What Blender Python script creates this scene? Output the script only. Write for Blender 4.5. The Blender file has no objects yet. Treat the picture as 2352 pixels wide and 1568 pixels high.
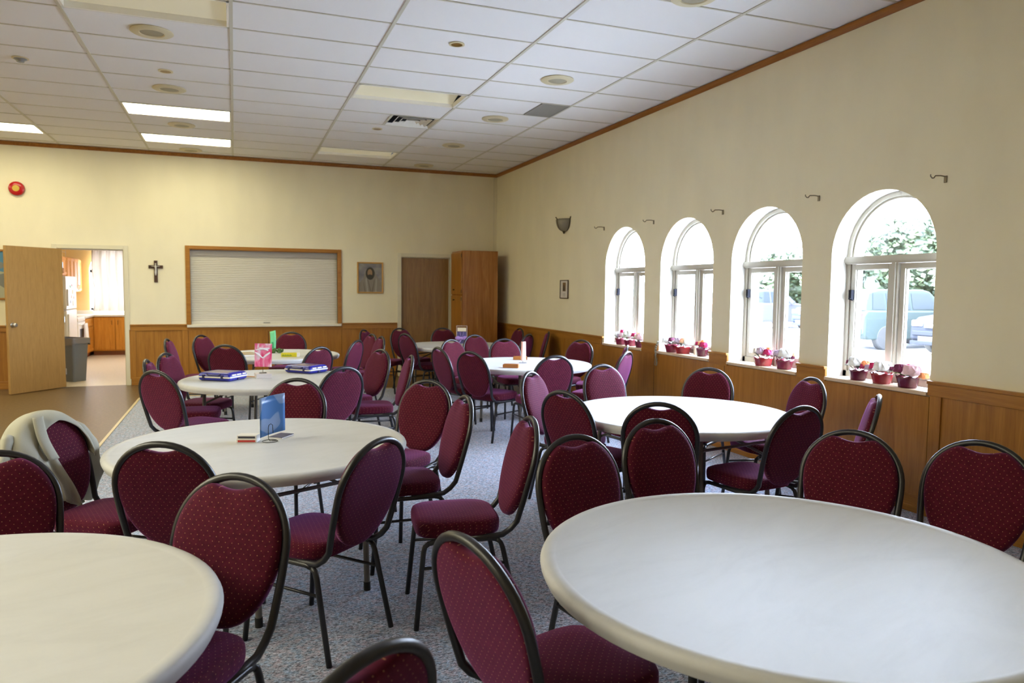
import bpy, bmesh, math, random
from mathutils import Vector, Matrix
PI = math.pi
C = bpy.context.scene.collection
SC = bpy.context.scene

# ------------------------------------------------------------------ camera
YAW, PITCH, ROLL, FPX = 0.3634, -0.07143, 0.009845, 1674.66
cam_d = bpy.data.cameras.new('camera'); cam = bpy.data.objects.new('camera', cam_d); C.objects.link(cam)
Fw = Vector((math.sin(YAW)*math.cos(PITCH), math.cos(YAW)*math.cos(PITCH), math.sin(PITCH)))
R0 = Vector((math.cos(YAW), -math.sin(YAW), 0)); U0 = R0.cross(Fw)
Rr = R0*math.cos(ROLL)+U0*math.sin(ROLL); Ur = -R0*math.sin(ROLL)+U0*math.cos(ROLL)
mt = Matrix((Rr, Ur, -Fw)).transposed().to_4x4(); mt.translation = (-4.5791, -12.9038, 1.5777)
cam.matrix_world = mt
cam_d.sensor_width = 36; cam_d.lens = FPX/2352*36; cam_d.clip_start = 0.05; cam_d.clip_end = 200
cam_d.dof.use_dof = True; cam_d.dof.focus_distance = 3.6; cam_d.dof.aperture_fstop = 4.0
SC.camera = cam
# ------------------------------------------------------------------ world, exposure
SC.view_settings.view_transform = 'Standard'; SC.view_settings.look = 'None'
SC.view_settings.gamma = 1; SC.view_settings.use_curve_mapping = False
SC.view_settings.exposure = 1.42
W = bpy.data.worlds.new('overcast'); SC.world = W; W.use_nodes = True
bg = W.node_tree.nodes['Background']; bg.inputs[0].default_value = (0.80, 0.92, 1.22, 1); bg.inputs[1].default_value = 21.0
sd = bpy.data.lights.new('sun', 'SUN'); sd.energy = 22.0; sd.angle = math.radians(6); sd.color = (1.0, 0.97, 0.92)
so = bpy.data.objects.new('sun', sd); C.objects.link(so); so.rotation_euler = Vector((-0.42, 0.25, 0.87)).to_track_quat('Z', 'Y').to_euler(); so.location = (-5, 5, 20)
TROFFER = 8.6      # emission of lit ceiling panels
KITCHEN = 7.0
SC.cycles.max_bounces = 10; SC.cycles.diffuse_bounces = 6; SC.cycles.glossy_bounces = 4
SC.cycles.transparent_max_bounces = 12; SC.cycles.sample_clamp_indirect = 40; SC.cycles.caustics_reflective = False; SC.cycles.caustics_refractive = False
SC.cycles.use_denoising = True

HC = 3.6876; TW = 1.2192; TH = 0.6096; A0 = 0.9132; B0 = 0.2369; HW = 0.962
XL, YB = -11.5, -17.0     # left wall, rear wall

# ------------------------------------------------------------------ materials
def newmat(name):
    m = bpy.data.materials.new(name); m.use_nodes = True
    nt = m.node_tree; b = nt.nodes['Principled BSDF']
    return m, nt, b
def plain(name, col, rough=0.5, metal=0.0, spec=0.5, bump=0.0, bscale=200, **k):
    m, nt, b = newmat(name)
    b.inputs['Base Color'].default_value = (*col, 1); b.inputs['Roughness'].default_value = rough
    b.inputs['Metallic'].default_value = metal; b.inputs['Specular IOR Level'].default_value = spec
    for kk, v in k.items(): b.inputs[kk].default_value = v
    if bump:
        n = nt.nodes.new('ShaderNodeTexNoise'); n.inputs['Scale'].default_value = bscale
        tc = nt.nodes.new('ShaderNodeTexCoord'); nt.links.new(tc.outputs['Object'], n.inputs['Vector'])
        bp = nt.nodes.new('ShaderNodeBump'); bp.inputs['Strength'].default_value = bump; bp.inputs['Distance'].default_value = 0.002
        nt.links.new(n.outputs[0], bp.inputs['Height']); nt.links.new(bp.outputs[0], b.inputs['Normal'])
    return m
def ramp(nt, fac, stops):
    r = nt.nodes.new('ShaderNodeValToRGB'); e = r.color_ramp.elements
    while len(e) < len(stops): e.new(0.5)
    for i, (p, c) in enumerate(stops): e[i].position = p; e[i].color = (*c, 1)
    nt.links.new(fac, r.inputs[0]); return r.outputs[0]
def noise(nt, scale, stretch=(1, 1, 1), detail=4, rough=0.5, dist=0.0, coord='Object'):
    tc = nt.nodes.new('ShaderNodeTexCoord'); mp = nt.nodes.new('ShaderNodeMapping'); mp.inputs['Scale'].default_value = stretch
    n = nt.nodes.new('ShaderNodeTexNoise'); n.inputs['Scale'].default_value = scale; n.inputs['Detail'].default_value = detail
    n.inputs['Roughness'].default_value = rough; n.inputs['Distortion'].default_value = dist
    nt.links.new(tc.outputs[coord], mp.inputs['Vector']); nt.links.new(mp.outputs[0], n.inputs['Vector'])
    return n.outputs[0]
def mixc(nt, fac, a, b, mode='MIX'):
    x = nt.nodes.new('ShaderNodeMix'); x.data_type = 'RGBA'; x.blend_type = mode
    for s, v in ((0, fac), (6, a), (7, b)):
        if hasattr(v, 'is_output') or hasattr(v, 'links'): nt.links.new(v, x.inputs[s])
        else: x.inputs[s].default_value = v if s == 0 else (*v, 1)
    return x.outputs[2]
def wood(name, dark, mid, light, rough=0.38, grain='z', scale=1.0, spec=0.4):
    m, nt, b = newmat(name)
    st = {'z': (14, 14, 0.9), 'y': (14, 0.9, 14), 'x': (0.9, 14, 14)}[grain]
    st2 = {'z': (60, 60, 2.5), 'y': (60, 2.5, 60), 'x': (2.5, 60, 60)}[grain]
    n1 = noise(nt, 1.2*scale, st, 5, 0.6, 1.2); n2 = noise(nt, 2.2*scale, st2, 3, 0.6)
    c1 = ramp(nt, n1, [(0.3, dark), (0.5, mid), (0.72, light)])
    c2 = ramp(nt, n2, [(0.32, (0.82, 0.80, 0.78)), (0.6, (1, 1, 1))])
    nt.links.new(mixc(nt, 0.8, c1, c2, 'MULTIPLY'), b.inputs['Base Color'])
    b.inputs['Roughness'].default_value = rough; b.inputs['Specular IOR Level'].default_value = spec
    return m
def emis(name, col, s, base=(0.8, 0.8, 0.8)):
    m, nt, b = newmat(name); b.inputs['Base Color'].default_value = (*base, 1)
    b.inputs['Emission Color'].default_value = (*col, 1); b.inputs['Emission Strength'].default_value = s
    return m
M = {}
def wallpaint(name, col):
    m, nt, b = newmat(name)
    n = noise(nt, 3, (1, 1, 0.4), 3); c = ramp(nt, n, [(0.3, tuple(x*0.965 for x in col)), (0.7, tuple(min(1, x*1.03) for x in col))])
    nt.links.new(c, b.inputs['Base Color']); b.inputs['Roughness'].default_value = 0.6; b.inputs['Specular IOR Level'].default_value = 0.25
    n2 = noise(nt, 90, (1, 1, 0.35), 2); bp = nt.nodes.new('ShaderNodeBump'); bp.inputs['Strength'].default_value = 0.12; bp.inputs['Distance'].default_value = 0.003
    nt.links.new(n2, bp.inputs['Height']); nt.links.new(bp.outputs[0], b.inputs['Normal']); return m
M['wall'] = wallpaint('cream_paint', (0.765, 0.70, 0.515))
M['trimpaint'] = plain('cream_trim_paint', (0.66, 0.61, 0.46), 0.4)
M['reveal'] = plain('daylight_white_reveal', (0.80, 0.78, 0.72), 0.55)  # wall paint whitened to stand for daylight glare in the window openings
M['kwall'] = wallpaint('yellow_kitchen_paint', (0.74, 0.55, 0.24))
M['tile'] = plain('ceiling_tile', (0.80, 0.79, 0.79), 0.9, spec=0.1, bump=0.25, bscale=160)
M['tbar'] = plain('ceiling_grid', (0.56, 0.54, 0.45), 0.5)
OAK = ((0.29, 0.118, 0.016), (0.355, 0.152, 0.022), (0.42, 0.19, 0.032))
M['oak'] = wood('oak_wainscot', *OAK)
M['oak_y'] = wood('oak_rail_along_y', *OAK, grain='y'); M['oak_x'] = wood('oak_rail_along_x', *OAK, grain='x')
M['oakcab'] = wood('oak_cabinet', (0.24, 0.088, 0.018), (0.37, 0.15, 0.036), (0.50, 0.225, 0.062), 0.22, scale=0.8)
M['doorwood'] = wood('door_veneer', (0.37, 0.21, 0.068), (0.42, 0.245, 0.082), (0.46, 0.275, 0.098), 0.4, scale=2.2)
M['doorwood2'] = wood('dark_door_veneer', (0.20, 0.105, 0.030), (0.26, 0.14, 0.042), (0.32, 0.18, 0.055), 0.4, scale=1.6)
M['crown'] = wood('crown_moulding_wood', (0.24, 0.088, 0.014), (0.31, 0.118, 0.018), (0.38, 0.15, 0.026), 0.4, grain='y')
M['kcab'] = wood('kitchen_oak', (0.50, 0.20, 0.024), (0.60, 0.26, 0.035), (0.68, 0.32, 0.055), 0.65, spec=0.2)
def carpet():
    m, nt, b = newmat('blue_grey_carpet')
    n1 = noise(nt, 55, (1, 2.2, 1), 3, 0.7, 1.0); n2 = noise(nt, 130, (1, 1.6, 1), 2, 0.6); n3 = noise(nt, 24, (1, 1, 1), 4, 0.7)
    c = ramp(nt, n1, [(0.36, (0.055, 0.062, 0.080)), (0.44, (0.22, 0.24, 0.31)), (0.53, (0.44, 0.48, 0.58)), (0.66, (0.68, 0.74, 0.86))])
    c2 = ramp(nt, n3, [(0.38, (0.75, 0.95, 1.1)), (0.5, (1, 1, 1)), (0.64, (1.25, 0.95, 0.92))])
    c3 = mixc(nt, 0.8, c, c2, 'MULTIPLY')
    c4 = ramp(nt, n2, [(0.3, (0.55, 0.55, 0.6)), (0.65, (1.15, 1.15, 1.15))])
    nt.links.new(mixc(nt, 0.7, c3, c4, 'MULTIPLY'), b.inputs['Base Color'])
    b.inputs['Roughness'].default_value = 0.95; b.inputs['Specular IOR Level'].default_value = 0.1
    b.inputs['Sheen Weight'].default_value = 0.25; b.inputs['Sheen Roughness'].default_value = 0.4
    bp = nt.nodes.new('ShaderNodeBump'); bp.inputs['Strength'].default_value = 0.5; bp.inputs['Distance'].default_value = 0.004
    nt.links.new(n1, bp.inputs['Height']); nt.links.new(bp.outputs[0], b.inputs['Normal']); return m
M['carpet'] = carpet()
def vinyl(name, a, bcol, rough):
    m, nt, b = newmat(name)
    n = noise(nt, 30, (1, 1, 1), 5, 0.75); c = ramp(nt, n, [(0.35, a), (0.65, bcol)])
    nt.links.new(c, b.inputs['Base Color']); b.inputs['Roughness'].default_value = rough; b.inputs['Specular IOR Level'].default_value = 0.5
    bp = nt.nodes.new('ShaderNodeBump'); bp.inputs['Strength'].default_value = 0.15; bp.inputs['Distance'].default_value = 0.002
    nt.links.new(noise(nt, 45, (1, 1, 1), 3), bp.inputs['Height']); nt.links.new(bp.outputs[0], b.inputs['Normal']); return m
M['vinyl'] = vinyl('brown_vinyl_floor', (0.085, 0.052, 0.020), (0.17, 0.108, 0.045), 0.34)
M['kfloor'] = vinyl('cream_kitchen_floor', (0.62, 0.52, 0.36), (0.74, 0.64, 0.46), 0.3)
M['strip'] = plain('floor_edge_strip', (0.62, 0.52, 0.32), 0.35)
def fabric(name, ax):
    m, nt, b = newmat(name)
    tc = nt.nodes.new('ShaderNodeTexCoord'); sp = nt.nodes.new('ShaderNodeSeparateXYZ'); nt.links.new(tc.outputs['Object'], sp.inputs[0])
    def mth(op, a, c=None):
        x = nt.nodes.new('ShaderNodeMath'); x.operation = op
        for i, v in enumerate((a, c)):
            if v is None: continue
            if isinstance(v, (int, float)): x.inputs[i].default_value = v
            else: nt.links.new(v, x.inputs[i])
        return x.outputs[0]
    if ax == 'z': u, v = sp.outputs[0], sp.outputs[2]
    else: u, v = mth('ADD', sp.outputs[0], mth('MULTIPLY', sp.outputs[2], 0.7)), mth('ADD', sp.outputs[1], sp.outputs[2])
    s, t = 0.0245, 0.0150
    def grid(o):
        fu = mth('SUBTRACT', mth('FRACT', mth('ADD', mth('DIVIDE', u, s), 50+o)), 0.5)
        fv = mth('SUBTRACT', mth('FRACT', mth('ADD', mth('DIVIDE', v, t*2), 50+o)), 0.5)
        du = mth('MULTIPLY', fu, s); dv = mth('MULTIPLY', fv, t*2)
        d = mth('SQRT', mth('ADD', mth('MULTIPLY', du, du), mth('MULTIPLY', dv, dv)))
        return mth('LESS_THAN', d, 0.0016)
    dots = mth('MAXIMUM', grid(0.0), grid(0.5))
    n = noise(nt, 60, (1, 1, 1), 3); base = ramp(nt, n, [(0.3, (0.060, 0.002, 0.009)), (0.7, (0.092, 0.005, 0.015))])
    nt.links.new(mixc(nt, dots, base, (0.36, 0.16, 0.085)), b.inputs['Base Color'])
    b.inputs['Roughness'].default_value = 0.8; b.inputs['Specular IOR Level'].default_value = 0.15
    b.inputs['Sheen Weight'].default_value = 0.32; b.inputs['Sheen Roughness'].default_value = 0.5; b.inputs['Sheen Tint'].default_value = (0.72, 0.26, 0.72, 1)
    bp = nt.nodes.new('ShaderNodeBump'); bp.inputs['Strength'].default_value = 0.2; bp.inputs['Distance'].default_value = 0.001
    nt.links.new(noise(nt, 500, (1, 1, 1), 2), bp.inputs['Height']); nt.links.new(bp.outputs[0], b.inputs['Normal'])
    return m
M['fab_back'] = fabric('burgundy_fabric_back', 'z'); M['fab_seat'] = fabric('burgundy_fabric_seat', 'y')
M['tube'] = plain('charcoal_powder_coat', (0.014, 0.014, 0.017), 0.33, 0.0, 0.6, bump=0.1, bscale=900)
M['rubber'] = plain('black_rubber', (0.012, 0.012, 0.012), 0.7)
def tabletop():
    m, nt, b = newmat('white_moulded_plastic')
    n = noise(nt, 2.2, (1, 3, 1), 6, 0.7, 0.8); c = ramp(nt, n, [(0.33, (0.54, 0.545, 0.54)), (0.5, (0.57, 0.575, 0.57)), (0.7, (0.59, 0.595, 0.59))])
    n2 = noise(nt, 9, (1, 6, 1), 6, 0.8, 2.0); c2 = ramp(nt, n2, [(0.22, (0.92, 0.92, 0.92)), (0.33, (1, 1, 1))])
    nt.links.new(mixc(nt, 0.7, c, c2, 'MULTIPLY'), b.inputs['Base Color'])
    b.inputs['Roughness'].default_value = 0.52; b.inputs['Specular IOR Level'].default_value = 0.28
    bp = nt.nodes.new('ShaderNodeBump'); bp.inputs['Strength'].default_value = 0.15; bp.inputs['Distance'].default_value = 0.001
    nt.links.new(noise(nt, 300, (1, 1, 1), 2), bp.inputs['Height']); nt.links.new(bp.outputs[0], b.inputs['Normal']); return m
M['ttop'] = tabletop()
M['tleg'] = plain('grey_brown_steel', (0.16, 0.145, 0.125), 0.4, 0.4)
M['white'] = plain('white_enamel', (0.80, 0.78, 0.72), 0.3); M['metal'] = plain('brushed_metal', (0.55, 0.54, 0.52), 0.3, 1.0)
M['latch'] = plain('dark_latch', (0.012, 0.012, 0.016), 0.8, spec=0.05); M['brass'] = plain('shaded_brass_reflector', (0.22, 0.12, 0.022), 0.35, 0.3); M['dark'] = plain('dark_cavity', (0.012, 0.012, 0.012), 0.8)
M['black'] = plain('black_plastic', (0.02, 0.02, 0.022), 0.4)
M['lit_far'] = emis('lit_panel_near_wall', (1.0, 0.95, 0.64), TROFFER*0.60)
M['lit_side'] = emis('lit_panel_side', (1.0, 0.95, 0.72), TROFFER*1.35)
M['lit'] = emis('lit_prismatic_panel', (1.0, 0.95, 0.62), TROFFER)
M['dimlens'] = emis('faintly_lit_lens', (1.0, 0.90, 0.58), 0.07, (0.62, 0.58, 0.44))  # weak glow put into dim lenses; the panel that is off shares it
M['klit'] = emis('kitchen_light_panel', (1.0, 0.90, 0.68), KITCHEN)
M['speaker'] = plain('cream_speaker_ring', (0.62, 0.55, 0.36), 0.5); M['mesh'] = plain('speaker_mesh', (0.36, 0.32, 0.22), 0.6, bump=0.6, bscale=500)
M['winframe'] = plain('cream_window_frame', (0.42, 0.39, 0.32), 0.4)
def glass():
    m = bpy.data.materials.new('window_glass'); m.use_nodes = True; nt = m.node_tree; nt.nodes.clear()
    o = nt.nodes.new('ShaderNodeOutputMaterial'); t = nt.nodes.new('ShaderNodeBsdfTransparent'); g = nt.nodes.new('ShaderNodeBsdfGlossy')
    t.inputs[0].default_value = (0.95, 0.97, 0.96, 1); g.inputs['Roughness'].default_value = 0.02
    lw = nt.nodes.new('ShaderNodeLayerWeight'); pw = nt.nodes.new('ShaderNodeMath'); pw.operation = 'POWER'; pw.inputs[1].default_value = 5.0; nt.links.new(lw.outputs['Facing'], pw.inputs[0]); f = nt.nodes.new('ShaderNodeMath'); f.operation = 'MULTIPLY_ADD'; f.inputs[1].default_value = 0.9; f.inputs[2].default_value = 0.03; nt.links.new(pw.outputs[0], f.inputs[0]); mx = nt.nodes.new('ShaderNodeMixShader')
    nt.links.new(f.outputs[0], mx.inputs[0]); nt.links.new(t.outputs[0], mx.inputs[1]); nt.links.new(g.outputs[0], mx.inputs[2]); nt.links.new(mx.outputs[0], o.inputs[0]); return m
M['glass'] = glass()
def curtainmat():
    m = bpy.data.materials.new('sheer_curtain'); m.use_nodes = True; nt = m.node_tree; nt.nodes.clear()
    o = nt.nodes.new('ShaderNodeOutputMaterial'); d = nt.nodes.new('ShaderNodeBsdfDiffuse'); t = nt.nodes.new('ShaderNodeBsdfTranslucent')
    d.inputs[0].default_value = (0.70, 0.62, 0.48, 1); t.inputs[0].default_value = (0.085, 0.072, 0.055, 1)
    mx = nt.nodes.new('ShaderNodeMixShader'); mx.inputs[0].default_value = 0.45
    nt.links.new(d.outputs[0], mx.inputs[1]); nt.links.new(t.outputs[0], mx.inputs[2]); nt.links.new(mx.outputs[0], o.inputs[0]); return m
M['curtain'] = curtainmat()
M['shutter'] = plain('ivory_slat', (0.62, 0.585, 0.51), 0.45)
M['counter'] = plain('ivory_laminate', (0.66, 0.62, 0.52), 0.35)

# ------------------------------------------------------------------ mesh helpers
class MB:
    def __init__(s): s.v = []; s.f = []; s.mi = []; s.cur = 0
    def mat(s, i): s.cur = i; return s
    def add(s, vs, fs):
        o = len(s.v); s.v += [tuple(p) for p in vs]
        for f in fs: s.f.append(tuple(o+i for i in f)); s.mi.append(s.cur)
        return s
    def box(s, x0, x1, y0, y1, z0, z1, m=None):
        vs = [Vector((x, y, z)) for x in (x0, x1) for y in (y0, y1) for z in (z0, z1)]
        if m: vs = [m @ p for p in vs]
        return s.add(vs, [(0, 1, 3, 2), (4, 6, 7, 5), (0, 4, 5, 1), (2, 3, 7, 6), (0, 2, 6, 4), (1, 5, 7, 3)])
    def tube(s, path, r, n=8, closed=False, caps=True, flat=1.0):
        P = [Vector(p) for p in path]; k = len(P); rings = []
        up = None
        for i in range(k):
            a = P[(i-1) % k] if (closed or i > 0) else P[i]; b = P[(i+1) % k] if (closed or i < k-1) else P[i]
            t = (b-a).normalized()
            if up is None:
                up = Vector((0, 0, 1)) if abs(t.z) < 0.9 else Vector((0, 1, 0))
            u = (up - t*up.dot(t)).normalized(); up = u; w = t.cross(u)
            rr = r[i] if isinstance(r, (list, tuple)) else r
            rings.append([P[i]+u*rr*math.cos(2*PI*j/n)+w*rr*flat*math.sin(2*PI*j/n) for j in range(n)])
        vs = [p for rg in rings for p in rg]; fs = []
        for i in range(k if closed else k-1):
            a, b = i*n, ((i+1) % k)*n
            for j in range(n): fs.append((a+j, a+(j+1) % n, b+(j+1) % n, b+j))
        if caps and not closed: fs += [tuple(range(n))[::-1], tuple((k-1)*n+j for j in range(n))]
        return s.add(vs, fs)
    def lathe(s, prof, n=32, c=(0, 0, 0), m=None):
        vs = []; fs = []
        for (r, z) in prof:
            for j in range(n): vs.append(Vector((r*math.cos(2*PI*j/n), r*math.sin(2*PI*j/n), z)))
        k = len(prof)
        for i in range(k-1):
            for j in range(n): fs.append((i*n+j, i*n+(j+1) % n, (i+1)*n+(j+1) % n, (i+1)*n+j))
        if prof[0][0] > 1e-6: fs.append(tuple(range(n))[::-1])
        if prof[-1][0] > 1e-6: fs.append(tuple((k-1)*n+j for j in range(n)))
        if m: vs = [m @ p for p in vs]
        else: vs = [p+Vector(c) for p in vs]
        return s.add(vs, fs)
    def prism(s, poly, d0, d1, axis='y', m=None):
        def P(a, b, d): return Vector({'y': (a, d, b), 'x': (d, a, b), 'z': (a, b, d)}[axis])
        n = len(poly); vs = [P(a, b, d0) for a, b in poly]+[P(a, b, d1) for a, b in poly]
        if m: vs = [m @ p for p in vs]
        return s.add(vs, [tuple(range(n))[::-1], tuple(range(n, 2*n))]+[(i, (i+1) % n, n+(i+1) % n, n+i) for i in range(n)])
    def grid(s, fn, nu, nv):
        vs = [Vector(fn(i/nu, j/nv)) for j in range(nv+1) for i in range(nu+1)]
        return s.add(vs, [(j*(nu+1)+i, j*(nu+1)+i+1, (j+1)*(nu+1)+i+1, (j+1)*(nu+1)+i) for j in range(nv) for i in range(nu)])
    def blob(s, c, r, sub=2, amp=0.0, seed=0, sc=(1, 1, 1), freq=6):
        rnd = random.Random(seed); bm = bmesh.new(); bmesh.ops.create_icosphere(bm, subdivisions=sub, radius=1)
        ph = [rnd.uniform(0, 6.28) for _ in range(6)]
        vs = []
        for v in bm.verts:
            p = v.co; d = 1+amp*(math.sin(freq*p.x+ph[0])*math.sin(freq*p.y+ph[1])+math.sin(freq*1.7*p.z+ph[2])*math.sin(freq*1.3*p.x+ph[3]))
            vs.append(Vector((c[0]+p.x*r*d*sc[0], c[1]+p.y*r*d*sc[1], c[2]+p.z*r*d*sc[2])))
        bm.verts.index_update(); fs = [tuple(v.index for v in f.verts) for f in bm.faces]; bm.free()
        return s.add(vs, fs)
    def build(s, name, mats, parent=None, smooth=False, bevel=0.0, seg=2, fix=True, loc=None, rotz=None):
        me = bpy.data.meshes.new(name); me.from_pydata(s.v, [], s.f); me.update()
        mats = mats if isinstance(mats, (list, tuple)) else [mats]
        for m in mats: me.materials.append(m)
        for p, i in zip(me.polygons, s.mi): p.material_index = min(i, len(mats)-1)
        if fix:
            bm = bmesh.new(); bm.from_mesh(me); bmesh.ops.recalc_face_normals(bm, faces=bm.faces); bm.to_mesh(me); bm.free()
        o = bpy.data.objects.new(name, me); C.objects.link(o)
        if smooth:
            for p in me.polygons: p.use_smooth = True
            if smooth != 'all':
                try: me.set_sharp_from_angle(angle=math.radians(40))
                except Exception: pass
        if bevel:
            b = o.modifiers.new('bevel', 'BEVEL'); b.width = bevel; b.segments = seg; b.limit_method = 'ANGLE'
        if parent: o.parent = parent
        if loc: o.location = loc
        if rotz is not None: o.rotation_euler.z = rotz
        return o
def tag(o, label, cat, group=None, kind=None):
    o['label'] = label; o['category'] = cat
    if group: o['group'] = group
    if kind: o['kind'] = kind
    return o
def thing(name, label, cat, loc=(0, 0, 0), rotz=0.0, group=None):
    o = bpy.data.objects.new(name, None); C.objects.link(o); o.location = loc; o.rotation_euler = (0, 0, rotz)
    o.empty_display_size = 0.1
    return tag(o, label, cat, group)
def struct(o, label=None):
    o['kind'] = 'structure'
    if label: o['label'] = label
    return o
def copy_tree(o, parent=None):
    c = o.copy(); C.objects.link(c)
    if parent: c.parent = parent
    for ch in list(o.children): copy_tree(ch, c)
    return c
def frame_rect(mb, x0, x1, z0, z1, y0, y1, w, axis='y'):
    # rectangular ring in the xz plane (axis y) or the yz plane (axis x)
    def bx(a0, a1, c0, c1):
        if axis == 'y': mb.box(a0, a1, y0, y1, c0, c1)
        else: mb.box(y0, y1, a0, a1, c0, c1)
    bx(x0, x0+w, z0, z1); bx(x1-w, x1, z0, z1); bx(x0+w, x1-w, z0, z0+w); bx(x0+w, x1-w, z1-w, z1)
def arch_wall(mb, s0, s1, H, d0, d1, ops, P, seg=24, revmat=1):
    # ops: list of (a, b, sill, spring or None for flat top) ; P(s, d, z) -> xyz
    def quad(pts): mb.add([P(*q) for q in pts], [(0, 1, 2, 3)])
    def slab(a, b, z0, z1):
        if b-a < 1e-5 or z1-z0 < 1e-5: return
        quad([(a, d0, z0), (b, d0, z0), (b, d0, z1), (a, d0, z1)]); quad([(a, d1, z0), (b, d1, z0), (b, d1, z1), (a, d1, z1)])
    cur = s0
    for (a, b, sill, top, arch) in sorted(ops):
        slab(cur, a, 0, H); cur = b
        slab(a, b, 0, sill)
        if arch:
            r = (b-a)/2; c = (a+b)/2
            pts = [(c-r*math.cos(PI*i/seg), top+r*math.sin(PI*i/seg)) for i in range(seg+1)]
            for (p, q) in zip(pts, pts[1:]):
                for d in (d0, d1): quad([(p[0], d, p[1]), (q[0], d, q[1]), (q[0], d, H), (p[0], d, H)])
        else:
            pts = [(a, top), (b, top)]; slab(a, b, top, H)
        mb.mat(revmat)
        ring = [(a, sill)]+pts+[(b, sill)]
        for (p, q) in zip(ring, ring[1:]): quad([(p[0], d0, p[1]), (q[0], d0, q[1]), (q[0], d1, q[1]), (p[0], d1, p[1])])
        if sill > 0: quad([(a, d0, sill), (b, d0, sill), (b, d1, sill), (a, d1, sill)])
        mb.mat(0)
    slab(cur, s1, 0, H)
    quad([(s0, d0, H), (s1, d0, H), (s1, d1, H), (s0, d1, H)]); quad([(s0, d0, 0), (s0, d1, 0), (s0, d1, H), (s0, d0, H)]); quad([(s1, d0, 0), (s1, d1, 0), (s1, d1, H), (s1, d0, H)])

# ------------------------------------------------------------------ shell
WIN = [(-5.295, -4.310), (-6.628, -5.645), (-7.885, -6.925), (-9.172, -8.215)]
SILL, SPR, WT = 0.885, 1.875, 0.34
mb = MB(); arch_wall(mb, YB, 0.0, HC+0.1, 0.0, WT, [(a, b, SILL-0.03, SPR, True) for a, b in WIN], lambda s, d, z: (d, s, z))
struct(mb.build('wall_right', [M['wall'], M['reveal']], fix=False))
# far wall with kitchen doorway, shutter opening and second doorway
DW = (-7.10, -6.20, 2.135); SH = (-5.245, -2.915, 0.955, 2.165); D2 = (-1.80, -0.90, 2.135)
mb = MB(); arch_wall(mb, XL, WT, HC+0.1, 0.0, 0.14, [(DW[0], DW[1], 0, DW[2], False), (SH[0], SH[1], SH[2], SH[3], False), (D2[0], D2[1], 0, D2[2], False)], lambda s, d, z: (s, d, z))
struct(mb.build('wall_back', [M['wall'], M['wall']], fix=False))
struct(MB().box(-2.2, 0.34, 0.30, 0.36, -0.05, HC).box(-0.2, -0.14, 0.14, 0.36, 0, HC).box(-2.2, 0, 0.14, 0.36, 2.4, 2.5).box(-2.2, 0, 0.02, 0.36, -0.05, -0.001).build('wall_light_block', M['wall']))  # unseen box added behind the closed door to block leaking daylight
struct(MB().box(XL-0.15, XL, YB, 0.14, 0, HC+0.1).build('wall_left', M['wall']))
struct(MB().box(XL, WT, YB-0.15, YB, 0, HC+0.1).build('wall_front', M['wall']))
# floor: carpet island with brown vinyl walkway
mb = MB()
mb.add([(-5.84, YB, 0), (0, YB, 0), (0, -1.53, 0), (-5.84, -1.53, 0)], [(0, 1, 2, 3)]); mb.mat(1)
mb.add([(XL, YB, 0), (-5.86, YB, 0), (-5.86, 0.05, 0), (XL, 0.05, 0)], [(0, 1, 2, 3)])
mb.add([(-5.86, -1.51, 0), (0, -1.51, 0), (0, 0.05, 0), (-5.86, 0.05, 0)], [(0, 1, 2, 3)]); mb.mat(2)
mb.box(-5.865, -5.835, YB, -1.505, -0.01, 0.006); mb.box(-5.865, 0, -1.535, -1.505, -0.01, 0.006); mb.mat(3)
mb.add([(-9.4, 0.05, 0), (-2.2, 0.05, 0), (-2.2, 6.4, 0), (-9.4, 6.4, 0)], [(0, 1, 2, 3)])
struct(mb.build('floor', [M['carpet'], M['vinyl'], M['strip'], M['kfloor']], fix=False))
# ceiling: tiles in a T-bar grid; cells with fixtures are left open
def colx(k): return -A0-k*TW            # k-th long grid line from the right wall
def rowy(j): return -B0-j*TH
cells_skip = set()
# FIX: (column k, row j) -> kind of ceiling panel
FIX = {(3, 4): 'lit', (3, 1): 'lit', (5, 1): 'lit', (1, 7): 'dim', (1, 1): 'dim', (3, 10): 'off',
       (7, 4): 'lit', (7, 1): 'lit', (6, 8): 'lit', (6, 12): 'lit', (6, 16): 'lit', (6, 20): 'lit', (5, 14): 'lit', (5, 18): 'lit', (7, 10): 'lit', (7, 14): 'lit'}  # out of view; last four added to brighten near table and right wall
mb = MB(); ncol = 9; nrow = 28
xs = [0.0]+[colx(k) for k in range(ncol)]; xs = [x for x in xs if x > XL]+[XL]
ys = [0.0]+[rowy(j) for j in range(nrow)]; ys = [y for y in ys if y > YB]+[YB]
for i in range(len(xs)-1):
    for j in range(len(ys)-1):
        k, r = i-1, j-1
        if (k, r) in FIX or (k, r) == (1, 5): continue
        x1, x0, y1, y0 = xs[i], xs[i+1], ys[j], ys[j+1]
        if (k, r) == (0, 7):
            x1 = xs[i]-0.36
        mb.box(x0+0.004, x1-0.004, y0+0.004, y1-0.004, HC+0.006, HC+0.02)
mb.box(colx(1)-TW+0.004, colx(1)-TH-0.004, rowy(6)+0.004, rowy(5)-0.004, HC+0.006, HC+0.02)
mb.mat(1)
for x in xs[1:-1]: mb.box(x-0.013, x+0.013, YB, 0, HC-0.001, HC+0.03)
for y in ys[1:-1]: mb.box(XL, 0, y-0.008, y+0.008, HC, HC+0.028)
mb.box(colx(1)-TH-0.012, colx(1)-TH+0.012, rowy(6), rowy(5), HC-0.001, HC+0.028)
mb.mat(2); mb.box(XL-0.1, WT, YB-0.1, 0.14, HC+0.16, HC+0.2)
struct(mb.build('ceiling', [M['tile'], M['tbar'], M['dark']]))
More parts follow.
